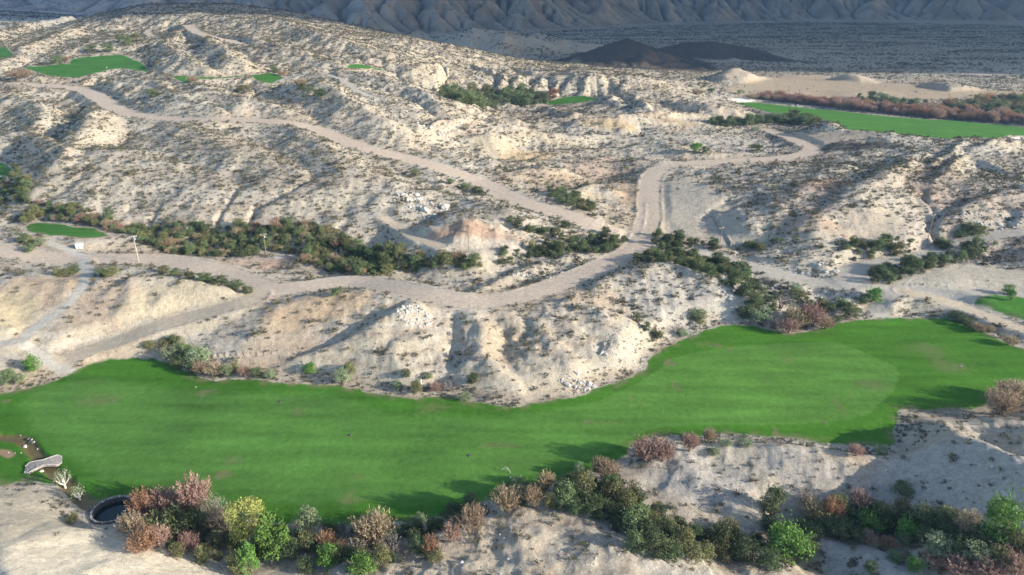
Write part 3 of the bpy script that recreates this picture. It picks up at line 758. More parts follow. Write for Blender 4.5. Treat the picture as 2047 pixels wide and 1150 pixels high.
VC = np.concatenate([C, np.ones(C.shape[:2] + (1,))], -1).reshape(-1, 4).astype(np.float32)
VT = turf.ravel().astype(np.float32)
def surface(name, sel, label, cat):
    F = QUAD[sel]
    if len(F) == 0: return None
    used, inv = np.unique(F.ravel(), return_inverse=True)
    me = bpy.data.meshes.new(name)
    me.vertices.add(len(used)); me.vertices.foreach_set('co', VX[used].ravel())
    me.loops.add(len(F)*4); me.loops.foreach_set('vertex_index', inv.astype(np.int32).ravel())
    me.polygons.add(len(F)); me.polygons.foreach_set('loop_start', np.arange(0, len(F)*4, 4, dtype=np.int32))
    me.update(calc_edges=True)
    a = me.attributes.new('tint', 'FLOAT_COLOR', 'POINT'); a.data.foreach_set('color', VC[used].ravel())
    a = me.attributes.new('turf', 'FLOAT', 'POINT'); a.data.foreach_set('value', VT[used])
    me.polygons.foreach_set('use_smooth', np.ones(len(F), bool))
    me.materials.append(GM)
    o = bpy.data.objects.new(name, me); COL.objects.link(o)
    o['kind'] = 'structure'; o['label'] = label; o['category'] = cat
    return o
surface('ground', flat == 0, 'pale stony desert ground of low eroded hills around the fairway', 'ground')
surface('mountains', flat == 1, 'shaded gullied mountain foot across the top of the view', 'mountains')
surface('plain', flat == 2, 'shrub dotted desert plain below the mountains', 'plain')
RLAB = ['wide pinkish dirt road winding down the left hill to the junction','dirt road curving from the junction up to the graded flat on the right',
 'dirt road running from the junction down and left past the utility poles','sandy track sloping from the left road down to the fairway','narrow grey concrete cart path down to the left end of the fairway',
 'short grey branch of the cart path leaving at the left edge','grey dirt road through the wash to the right edge of the view','grey dirt road climbing beside the green thicket on the right',
 'short gravel spur from the right road down to the fairway','dirt road below the small right green','pale road cut on top of the left hill','thin pale track near the top of the left hill',
 'narrow cart path beside the small tee greens on the left hill','faint track looping past the reddish mound','rutted track beside the road north of the junction']
for i, r in enumerate(ROADS): surface(r[0], flat == 100+i, RLAB[i], 'path' if r[0] == 'cart_path' else 'road')
GLAB = ['large green golf fairway crossing the whole foreground','bright green lying high on the left hill','thin strip of turf on the left hill beside a brown bush','small tee green beside the cart path on the hill',
 'tiny turf patch high on the hill near the cart path','small turf patch beside the far thicket in the centre','long bright fairway below the tamarisk row on the right','oval green tee above the wash on the left',
 'small green cut off by the right edge','turf corner cut off by the left edge beside a white bunker','dark turf corner at the upper left edge']
for k, g in enumerate(GLAB): surface('fairway' if k in (0, 1, 6) else 'golf_green', flat == 201+k, g, 'fairway' if k in (0,1,6) else 'green')
surface('stream_bed', flat == 300, 'brown stony channel running down to the round pond', 'stream bed')
surface('sand_bunker', flat == 301, 'white sand bunkers beside the greens', 'bunker')
def gh(x, y): return gsample(H, np.asarray(x, float), np.asarray(y, float))
import time
# ------------------------------------------------------------------ unseen clouds, added above the view to shade the far plain
def plain_mat(name, col, rough=.9, spec=.2):
    m, N, L, b = new_mat(name)
    b.inputs['Base Color'].default_value = (*col, 1); b.inputs['Roughness'].default_value = rough; b.inputs['Specular IOR Level'].default_value = spec
    return m
def mottled_mat(name, c1, c2, scale=3.0, rough=.9, bump=.3):
    m, N, L, b = new_mat(name)
    tc = N.new('ShaderNodeTexCoord'); n = N.new('ShaderNodeTexNoise'); n.inputs['Scale'].default_value = scale; n.inputs['Detail'].default_value = 6
    r = N.new('ShaderNodeValToRGB'); r.color_ramp.elements[0].position = .35; r.color_ramp.elements[1].position = .65
    r.color_ramp.elements[0].color = (*c1, 1); r.color_ramp.elements[1].color = (*c2, 1)
    L.new(tc.outputs['Object'], n.inputs[0]); L.new(n.outputs[0], r.inputs[0]); L.new(r.outputs[0], b.inputs['Base Color'])
    bp = N.new('ShaderNodeBump'); bp.inputs['Strength'].default_value = bump; bp.inputs['Distance'].default_value = .05
    L.new(n.outputs[0], bp.inputs['Height']); L.new(bp.outputs[0], b.inputs['Normal'])
    b.inputs['Roughness'].default_value = rough; b.inputs['Specular IOR Level'].default_value = .2
    return m
M_SHADE_CLOUD = plain_mat('shade_cloud_surface', (.85,.86,.88), 1.0, 0)
def raw_mesh(name, V, F, mat, parent=None, smooth=False):
    me = bpy.data.meshes.new(name); me.from_pydata([tuple(map(float, v)) for v in V], [], [tuple(map(int, f)) for f in F]); me.update()
    if smooth: me.polygons.foreach_set('use_smooth', np.ones(len(F), bool))
    if mat: me.materials.append(mat)
    o = bpy.data.objects.new(name, me); COL.objects.link(o)
    if parent is not None: o.parent = parent
    return o
CZ = 520.0
OFF = (CZ / math.tan(SUN_EL) * SUN_AZ[0], CZ / math.tan(SUN_EL) * SUN_AZ[1])
def shade_cloud(cx, cy, rx, ry, sd_, label):
    nr, nphi = 26, 96; V = []; F = []
    for side in (1, -1):
        for i in range(nr + 1):
            rho = i / nr
            for j in range(nphi):
                ph = 2*math.pi*j/nphi
                k = 1 + .16*float(pnoise(math.cos(ph)*3+sd_, math.sin(ph)*3, 5)) + .10*float(pnoise(math.cos(ph)*11+sd_, math.sin(ph)*11, 6))
                x = cx + OFF[0] + rho*k*rx*math.cos(ph); y = cy + OFF[1] + rho*k*ry*math.sin(ph)
                t = math.sqrt(max(0, 1-rho**4))
                z = CZ + side*t*(35 if side < 0 else 90)*(1+.5*float(pnoise(x/180, y/180, 9)))
                V.append((x, y, z))
        b0 = 0 if side == 1 else (nr+1)*nphi
        for i in range(nr):
            for j in range(nphi):
                a = b0+i*nphi+j; b_ = b0+i*nphi+(j+1) % nphi
                f = (a, b_, b_+nphi, a+nphi); F.append(f if side == -1 else f[::-1])
    o = raw_mesh('shade_cloud', V, F, M_SHADE_CLOUD, smooth=True); o['kind'] = 'structure'; o['label'] = label; o['category'] = 'shade_cloud'
shade_cloud(700, 1960, 2700, 1150, 2.0, 'broad flat sun blocker added out of view to shade the far plain')
shade_cloud(-1000, 1750, 900, 720, 7.7, 'smaller sun blocker added out of view to shade the far end of the left hill')

# ------------------------------------------------------------------ leaf materials
def leaf_mat(name, c, vary=.25, hue=.02, trans=.25):
    m, N, L, b = new_mat(name)
    b.inputs['Roughness'].default_value = .75; b.inputs['Specular IOR Level'].default_value = .2
    oi = N.new('ShaderNodeObjectInfo'); geo = N.new('ShaderNodeNewGeometry')
    n = N.new('ShaderNodeTexNoise'); n.inputs['Scale'].default_value = 1.1; n.inputs['Detail'].default_value = 4
    L.new(geo.outputs['Position'], n.inputs[0])
    hs = N.new('ShaderNodeHueSaturation'); hs.inputs['Color'].default_value = (*c, 1)
    def mr(src, lo, hi):
        k = N.new('ShaderNodeMapRange'); k.inputs[3].default_value = lo; k.inputs[4].default_value = hi; L.new(src, k.inputs[0]); return k.outputs[0]
    L.new(mr(oi.outputs['Random'], .5-hue, .5+hue), hs.inputs['Hue'])
    v1 = mr(oi.outputs['Random'], 1-vary, 1+vary)
    v2 = mr(n.outputs[0], .5, 1.5)
    v3 = mr(geo.outputs['Random Per Island'], .7, 1.3)
    a = N.new('ShaderNodeMath'); a.operation = 'MULTIPLY'; L.new(v1, a.inputs[0]); L.new(v2, a.inputs[1])
    a2 = N.new('ShaderNodeMath'); a2.operation = 'MULTIPLY'; L.new(a.outputs[0], a2.inputs[0]); L.new(v3, a2.inputs[1])
    L.new(a2.outputs[0], hs.inputs['Value']); L.new(hs.outputs[0], b.inputs['Base Color'])
    if trans > 0:
        t = N.new('ShaderNodeBsdfTranslucent'); mx = N.new('ShaderNodeMixShader'); mx.inputs[0].default_value = trans
        L.new(hs.outputs[0], t.inputs[0]); L.new(b.outputs[0], mx.inputs[1]); L.new(t.outputs[0], mx.inputs[2])
        L.new(mx.outputs[0], N['Material Output'].inputs[0])
    return m
KINDS = {  # colour, material
 'pink':   leaf_mat('tamarisk_foliage_pink', (0.37, 0.245, 0.2), .18, .012),
 'tan':    leaf_mat('tamarisk_foliage_tan', (0.37, 0.29, 0.19), .18, .015),
 'rust':   leaf_mat('tamarisk_foliage_rust', (0.33, 0.2, 0.12), .2, .015),
 'green':  leaf_mat('mesquite_foliage', (.145,.185,.085), .25, .02),
 'dark':   leaf_mat('dark_shrub_foliage', (.095,.125,.058), .25, .02),
 'olive':  leaf_mat('olive_shrub_foliage', (.195,.20,.09), .25, .02),
 'bright': leaf_mat('bright_tree_foliage', (0.13, 0.245, 0.055), .15, .01),
 'yellow': leaf_mat('cottonwood_foliage', (0.4, 0.43, 0.14), .1, .01, .3),
 'pale':   leaf_mat('pale_willow_foliage', (0.25, 0.3, 0.17), .2, .015),
 'grey':   leaf_mat('dry_twigs', (0.3, 0.26, 0.235), .2, .01, 0),
 'scrub':  leaf_mat('desert_scrub_foliage', (.105,.10,.06), .3, .02, 0),
}
M_BARK = mottled_mat('bark', (.12,.09,.065), (.22,.18,.14), 4)
M_BARK_W = mottled_mat('pale_bark', (.5,.46,.4), (.7,.66,.6), 4)

# ------------------------------------------------------------------ crowns: unit width and height, foot at z = 0
def rand_dirs(r, n):
    d = r.normal(size=(n, 3)); return d / np.linalg.norm(d, axis=1, keepdims=True)
def tris_mesh(name, P, mat):
    """P: (n, 3, 3) triangles or (n,4,3) quads"""
    k = P.shape[1]; n_ = len(P)
    me = bpy.data.meshes.new(name)
    me.vertices.add(n_*k); me.vertices.foreach_set('co', P.astype(np.float32).ravel())
    me.loops.add(n_*k); me.loops.foreach_set('vertex_index', np.arange(n_*k, dtype=np.int32))
    me.polygons.add(n_); me.polygons.foreach_set('loop_start', np.arange(0, n_*k, k, dtype=np.int32))
    me.update(calc_edges=True); me.materials.append(mat)
    return me
def leaf_tris(r, c, out, size):
    """leaves at c, roughly facing out"""
    n_ = len(c); nrm = out + .8*rand_dirs(r, n_); nrm /= np.linalg.norm(nrm, axis=1, keepdims=True)
    a = np.cross(nrm, rand_dirs(r, n_)); a /= np.linalg.norm(a, axis=1, keepdims=True); b = np.cross(nrm, a)
    s = (size * r.uniform(.6, 1.4, n_))[:, None]
    return np.stack([c + a*s, c - a*s*.5 + b*s*.8, c - a*s*.6 - b*s*.8], 1)
def bush_crown(seed_, n_=1700, low=.05, leaf=.04, nl=13, top=1.0, skew=0):
    r = np.random.default_rng(seed_); P = []
    lob = []
    for i in range(nl):
        a = r.uniform(0, 2*math.pi); z = low + (top-low) * r.uniform(.12, .86); q = (z-low)/(top-low)
        rr = .34 * math.sqrt(max(0, 1 - (2*q-.85)**2 * .8)) * math.sqrt(r.uniform(.15, 1))
        lob.append((rr*math.cos(a)+skew*(z-.5), rr*math.sin(a), z, r.uniform(.13, .21)))
    per = n_ // nl
    for x, y, z, rad_ in lob:
        d = rand_dirs(r, per); d[:,2] = np.abs(d[:,2])*.9 - .25*(r.random(per) < .5)
        k = rad_ * (r.uniform(.55, 1.12, per)**.6)
        c = np.array([x, y, z]) + d * k[:,None] * np.array([1.1, 1.1, .95])
        c[:,2] = np.maximum(c[:,2], .02)
        P.append(leaf_tris(r, c, d, leaf))
    return np.concatenate(P)
def spray_crown(seed_, n_=110, low=.0, per=18, spread=.5, thin=.012, flop=.3):
    """feathery sprays rising and leaning out from the foot"""
    r = np.random.default_rng(seed_); P = []
    for i in range(n_):
        a = r.uniform(0, 2*math.pi); q = math.sqrt(r.random()); L_ = r.uniform(.55, 1.0) * (1 - .35*q*q)
        base = np.array([.22*q*math.cos(a), .22*q*math.sin(a), low + r.uniform(0, .25)])
        tip = np.array([spread*q*math.cos(a)*r.uniform(.7,1.05), spread*q*math.sin(a)*r.uniform(.7,1.05), low + L_])
        t = np.linspace(.25, 1, per)[:,None] + r.normal(size=(per,1))*.02
        mid = (base+tip)/2 + np.array([0,0,.08]) 
        c = base*(1-t)**2 + 2*mid*t*(1-t) + tip*t*t
        d = (tip-base); d = d/np.linalg.norm(d) + rand_dirs(r, per)*.75
        d /= np.linalg.norm(d, axis=1, keepdims=True)
        side = np.cross(d, rand_dirs(r, per)); side /= np.linalg.norm(side, axis=1, keepdims=True)
        ln = (r.uniform(.05, .11, per))[:,None]; w_ = thin * r.uniform(.7, 1.5, per)[:,None]
        c = c + rand_dirs(r, per)*.025
        P.append(np.stack([c - side*w_, c + side*w_, c + d*ln], 1))
    P = np.concatenate(P); P[:,:,2] = np.maximum(P[:,:,2], .01)
    return P
def tube_path(V, F, pts, r0, r1, k=6):
    pts = [mathutils.Vector(p) for p in pts]; b0 = len(V)
    for i, p in enumerate(pts):
        d = (pts[min(i+1, len(pts)-1)] - pts[max(i-1, 0)]).normalized()
        u = d.orthogonal().normalized(); w_ = d.cross(u); rr = r0 + (r1-r0)*i/(len(pts)-1)
        for j in range(k):
            a = 2*math.pi*j/k; V.append(tuple(p + (u*math.cos(a) + w_*math.sin(a))*rr))
    for i in range(len(pts)-1):
        for j in range(k):
            a = b0+i*k+j; b_ = b0+i*k+(j+1) % k; F.append((a, b_, b_+k, a+k))
    F.append(tuple(b0 + j for j in range(k))[::-1]); F.append(tuple(b0+(len(pts)-1)*k + j for j in range(k)))
def stems_mesh(seed_, n_=6, h=.75, spread=.3, r0=.02, single=False, mat=None):
    r = random.Random(seed_); V = []; F = []
    if single:
        tube_path(V, F, [(0,0,-.03),(.01,.0,.2),(.0,.02,.45),(-.01,.01,.7)], r0*1.5, r0*.6)
        starts = [(0,0,z) for z in (.18,.26,.34,.42,.5,.58)]
        for i, s_ in enumerate(starts):
            a = i*2.4 + r.random(); tube_path(V, F, [s_, (s_[0]+.13*math.cos(a), s_[1]+.13*math.sin(a), s_[2]+.12), (s_[0]+.27*math.cos(a), s_[1]+.27*math.sin(a), s_[2]+.26)], r0*.6, r0*.15, 5)
    else:
        for i in range(n_):
            a = 2*math.pi*i/n_ + r.uniform(-.4, .4); e = spread*r.uniform(.5, 1); hh = h*r.uniform(.7, 1)
            tube_path(V, F, [(.03*math.cos(a), .03*math.sin(a), -.03), (e*.4*math.cos(a), e*.4*math.sin(a), hh*.45), (e*math.cos(a+.2), e*math.sin(a+.2), hh)], r0, r0*.25, 5)
            for q in (.5, .75):
                b = a + r.uniform(-1, 1); x = e*q*math.cos(a); y = e*q*math.sin(a)
                tube_path(V, F, [(x, y, hh*q), (x+.10*math.cos(b), y+.10*math.sin(b), hh*q+.16)], r0*.4, r0*.12, 4)
    me = bpy.data.meshes.new('trunk'); me.from_pydata(V, [], F); me.update(); me.materials.append(mat or M_BARK)
    return me
SHAPES = {}
def shapes_for(kind):
    if kind in SHAPES: return SHAPES[kind]
    mat = KINDS[kind]; s0 = sum(map(ord, kind)); out = []
    for v in range(4):
        if kind in ('pink', 'tan', 'rust'): P = spray_crown(s0+v, 170, 0, 18, .6, .010)
        elif kind == 'grey': P = spray_crown(s0+v, 70, 0, 12, .6, .006)
        elif kind == 'yellow': P = bush_crown(s0+v, 4200, .14, .022, 34)
        elif kind == 'scrub': P = np.concatenate([spray_crown(s0+v, 26, 0, 3, .6, .05), bush_crown(s0+v, 40, .05, .10, 5, .85)])
        elif kind in ('olive', 'pale'): P = np.concatenate([bush_crown(s0+v, 1600, .0, .028, 20), spray_crown(s0+v+50, 50, .1, 8, .5, .016)])
        else: P = np.concatenate([bush_crown(s0+v, 2600, .0, .027, 26 if kind == 'bright' else 20), spray_crown(s0+v+70, 40, .25, 7, .5, .014)])
        # irregular plan
        r = np.random.default_rng(s0+v+9); sx, sy = r.uniform(.85, 1.15, 2); P = P * np.array([sx, sy, 1.0])
        me = tris_mesh('crown', P, mat)
        tr = stems_mesh(s0+v, 5, .7, .3, .022 if kind != 'yellow' else .028, kind == 'yellow', M_BARK_W if kind == 'yellow' else M_BARK)
        out.append((me, tr))
    SHAPES[kind] = out
    return out
NAMEK = {'pink':'tamarisk','tan':'tamarisk','rust':'tamarisk','green':'mesquite_bush','dark':'evergreen_bush','olive':'olive_bush','bright':'mesquite_tree','yellow':'cottonwood_tree','pale':'willow_bush','grey':'dry_bush','scrub':'desert_shrub'}
CATK = {'pink':'tamarisk','tan':'tamarisk','rust':'tamarisk','green':'bush','dark':'bush','olive':'bush','bright':'tree','yellow':'tree','pale':'bush','grey':'bush','scrub':'shrub'}
LOOK = {'pink':'feathery pinkish brown tamarisk','tan':'feathery tan tamarisk','rust':'rusty orange tamarisk','green':'mid green mesquite bush','dark':'dark green evergreen bush','olive':'olive green bush','bright':'bright green rounded tree','yellow':'yellow green cottonwood','pale':'pale grey green willow bush','grey':'leafless grey twiggy bush','scrub':'small olive brown desert shrub'}
def place_tree(kind, x, y, z, w_, h, parts, rnd_=random):
    me, tr = rnd_.choice(shapes_for(kind)); rz = rnd_.uniform(0, 6.28)
    if not parts:
        o = bpy.data.objects.new(NAMEK[kind], me); COL.objects.link(o)
        o.location = (x, y, z); o.rotation_euler = (0, 0, rz); o.scale = (w_, w_, h); return o
    e = bpy.data.objects.new(NAMEK[kind], None); COL.objects.link(e); e.empty_display_size = .5
    e.location = (x, y, z); e.rotation_euler = (rnd_.uniform(-.06,.06), rnd_.uniform(-.06,.06), rz); e.scale = (w_, w_, h)
    for nm, d in (('crown', me), ('trunk', tr)):
        c = bpy.data.objects.new(nm, d); COL.objects.link(c); c.parent = e
    return e
PXF = 1.0
def tree_at(kind, u, v, wpx, hpx, parts=True):
    """crown centre (u, v) and size in the photograph -> foot on the land, real size"""
    x, y, z = cast(H, u, min(v + hpx*.42, 1300))
    d0 = math.sqrt(x*x + y*y + (CAMH-z)**2); dep = math.atan2(CAMH-z, math.hypot(x, y))
    w_ = wpx * d0 / FPX
    h = max((hpx * d0 / FPX - .45*w_*math.sin(dep)) / math.cos(dep), .55*w_)
    return kind, x, y, z - .05, w_*1.05, h*1.0
ORD = ['first','second','third','fourth','fifth','sixth','seventh','eighth','ninth','tenth','eleventh','twelfth','thirteenth','fourteenth','fifteenth','sixteenth','seventeenth','eighteenth','nineteenth','twentieth','twenty-first','twenty-second','twenty-third','twenty-fourth','twenty-fifth','twenty-sixth','twenty-seventh','twenty-eighth','twenty-ninth','thirtieth']

# trees and bushes along the bottom, one by one: kind, u, v (crown centre), width, height
FORE = [
 ('rust',292,1007,46,66),('pink',324,1005,50,62),('pink',362,1003,52,62),('pink',398,990,60,88),('tan',268,1049,42,52),('rust',292,1080,50,50),('pink',317,1074,42,46),('pink',383,1084,36,46),
 ('tan',435,1039,36,50),('olive',320,1046,50,50),('green',358,1049,56,60),('green',395,1052,42,60),('grey',450,1030,46,72),('grey',425,1015,40,60),('yellow',500,1046,66,104),('bright',555,1077,62,86),('pale',623,1042,46,58),
 ('olive',480,1126,46,50),('bright',503,1126,36,60),('olive',410,1108,38,40),('olive',355,1100,32,30),('tan',335,1040,36,40),('dark',375,1035,44,40),('dark',470,1085,40,40),('olive',440,1080,36,40),
 ('olive',612,1084,42,44),('rust',654,1080,36,44),('bright',656,1112,42,46),('green',612,1128,32,30),('rust',684,1091,28,32),('grey',640,1063,44,44),('grey',600,1055,38,40),('dark',585,1100,40,40),('grey',690,1060,44,44),
 ('tan',750,1056,78,80),('grey',712,1088,40,40),('bright',722,1129,56,52),('olive',765,1112,42,50),('grey',784,1087,46,50),('olive',828,1070,34,34),('pale',840,1039,28,30),('green',868,1046,38,38),('rust',861,1087,36,42),('olive',870,1112,30,24),
 ('pink',903,1063,40,48),('tan',944,1035,54,64),('green',940,1000,38,34),('dark',905,1020,44,34),('dark',820,1052,44,34),('dark',790,1066,36,34),('tan',1012,997,48,62),('pale',1038,973,48,46),('tan',1064,993,38,52),('tan',1094,959,36,44),
 ('green',1129,990,52,58),('olive',1167,966,48,60),('pale',1160,940,28,34),('tan',1216,938,48,48),('tan',1200,928,36,40),('olive',1223,982,62,54),('dark',1177,1002,52,44),('olive',1252,1000,52,50),('green',1271,1039,60,60),('green',1313,1091,52,50),
 ('dark',1323,1056,56,50),('olive',1357,1080,48,50),('green',1271,1080,52,48),('dark',1295,1065,50,46),('dark',1240,1030,46,44),('olive',1098,1000,30,36),('dark',1145,1012,40,36),('dark',1205,1015,44,40),('olive',1300,1040,44,40),('dark',1340,1100,44,40),
 ('pink',1290,896,56,62),('pink',1324,898,50,56),('pink',1378,882,36,46),('tan',1415,868,24,36),('pink',1710,900,26,26),('pale',1761,903,32,16),('tan',1994,804,54,58),('tan',2030,788,48,48),('pink',2012,780,40,40),
 ('grey',1530,878,22,20),('pale',1490,882,26,18),('pale',1450,884,24,16),('grey',1560,884,26,16),('pale',1425,902,26,18),('green',1545,1004,56,58),('green',1803,976,38,28),('grey',1604,987,44,40),('tan',1622,1014,46,44),('rust',1660,1021,36,54),('olive',1672,1005,40,40),('pink',1716,1000,42,46),('bright',1733,1046,52,48),('bright',1810,1060,40,44),('bright',1572,1080,82,78),('olive',1612,1091,36,40),
 ('olive',1361,1077,46,50),('olive',1383,1101,42,40),('dark',1437,1073,52,50),('olive',1441,1101,36,40),('dark',1490,1101,52,46),('dark',1535,1119,44,40),('olive',1410,1100,40,40),('dark',1400,1070,40,36),('dark',1465,1085,40,40),
 ('bright',1990,1045,58,86),('olive',1768,1021,50,42),('olive',1848,1028,60,50),('olive',1890,1032,46,40),('tan',1935,1046,46,46),('olive',1799,1014,40,36),('dark',1778,1046,44,40),('olive',1597,1053,36,36),('dark',1668,1056,52,46),('olive',1845,1073,28,34),
 ('pale',1869,1091,56,50),('pale',1945,1108,46,44),('green',1904,1098,42,40),('rust',1775,1087,28,28),('pink',1733,1073,34,26),('green',1789,1112,28,18),('bright',1827,1127,30,28),('pink',1921,1129,60,46),('pink',1869,1114,50,40),('pink',1973,1134,56,46),('pink',2027,1126,50,50),
 ('olive',1991,1112,44,44),('dark',1904,1068,52,40),('dark',1869,1056,46,40),('dark',1700,1030,48,40),('dark',1745,1015,44,34),('olive',1640,1040,44,40),('dark',1620,1060,40,36),('dark',1960,1075,48,40),('olive',2030,1080,44,40),('dark',2010,1100,40,36),('dark',1930,1090,44,36),('dark',1820,1040,40,36),('dark',1700,1065,44,34),
 ('green',1740,1132,30,20),
]
# bushes scattered between the fairway and the wash, one by one
MID = [
 ('olive',300,690,24,20),('olive',330,684,26,20),('green',352,678,28,22),('pale',345,705,36,34),('green',372,700,40,34),('pale',398,712,44,40),('green',360,722,34,26),('tan',405,735,30,34),('tan',430,738,34,34),('pale',455,742,26,28),('pink',490,742,26,30),('green',515,745,28,26),('pale',540,748,22,20),('green',385,735,26,24),('olive',470,735,24,22),
 ('bright',68,728,30,32),('green',18,754,36,26),('pale',42,756,26,20),
 ('bright',620,735,30,26),('pale',685,752,34,36),('olive',700,735,28,30),('green',812,745,22,18),('pale',795,768,28,20),('olive',832,772,30,34),('pink',872,772,28,24),('green',946,755,28,26),('pale',855,750,24,20),('grey',900,770,36,28),('pale',930,790,30,22),('grey',985,790,30,24),
 ('green',1314,668,26,22),('green',1290,652,24,22),('green',1275,635,20,20),('grey',1355,655,30,28),('pale',1365,665,24,18),('olive',1400,640,26,20),('green',1485,625,34,26),('pale',1395,630,40,20),
 ('grey',1560,600,44,40),('green',1505,600,40,34),('grey',1545,640,50,40),('pale',1520,625,50,36),('tan',1590,632,46,50),('pink',1622,630,50,56),('tan',1650,645,30,30),('pink',1575,650,40,36),('green',1670,640,24,20),('olive',1600,590,24,22),
 ('green',1700,620,40,22),('green',1680,605,26,18),('bright',1742,590,34,30),('green',1728,598,28,20),('olive',1640,605,30,24),('dark',1655,615,30,22),('pale',1590,575,26,18),
 ('green',670,588,1,1),('green',675,583,30,16),('olive',225,545,30,14),('green',205,548,26,14),('olive',330,540,26,14),('green',350,545,24,14),('dark',410,555,30,18),('dark',440,562,34,18),('dark',470,570,34,20),('green',495,578,26,18),('dark',380,552,26,14),
 ('olive',60,480,24,14),('green',48,478,26,18),('pale',80,486,26,14),('green',62,497,24,12),('olive',140,545,26,12),('dark',150,540,22,16),('olive',120,548,24,10),
 ('green',1120,398,22,12),('green',1140,405,26,14),('olive',1165,412,26,14),('olive',1180,418,20,12),('green',1104,390,18,10),
 ('green',1018,437,22,16),('dark',1035,448,28,18),('green',1060,458,30,16),('dark',1085,462,32,16),('green',1110,460,24,14),('dark',1130,450,26,14),('green',930,375,24,10),('dark',955,380,24,12),('olive',830,348,24,8),('green',900,365,20,8),
 ('green',1945,462,40,20),('green',1920,470,26,14),('green',1885,485,30,20),('dark',1880,490,24,14),('green',1412,495,1,1),('green',1500,490,30,16),('olive',1520,493,24,12),
 ('green',1555,480,18,10),('bright',2014,580,20,18),('bright',2020,592,14,20),
 ('tan',1955,655,26,20),('tan',2015,680,22,22),('tan',1975,657,18,16),('green',1930,645,22,18),('dark',1915,635,30,16),
 ('tan',386,160,18,14),('green',548,140,22,12),('rust',565,147,14,10),('tan',600,165,22,14),('green',605,175,22,12),('green',620,180,18,10),('tan',42,152,34,16),('green',115,122,22,12),('tan',130,118,14,10),('green',185,102,22,8),('green',215,100,24,8),('green',250,88,30,10),('olive',270,80,26,10),
 ('green',305,190,24,10),('olive',490,182,26,8),('dark',640,190,30,10),
 ('bright',1390,298,30,12),('green',1410,302,22,9),('green',1510,300,26,8),('pale',1510,258,14,8),
 ('pale',1480,185,16,9),('green',1420,182,12,9),('tan',1395,186,22,9),('tan',1505,193,18,14),('tan',1583,232,18,14),('green',1565,240,30,16),('green',1610,245,24,14),
]
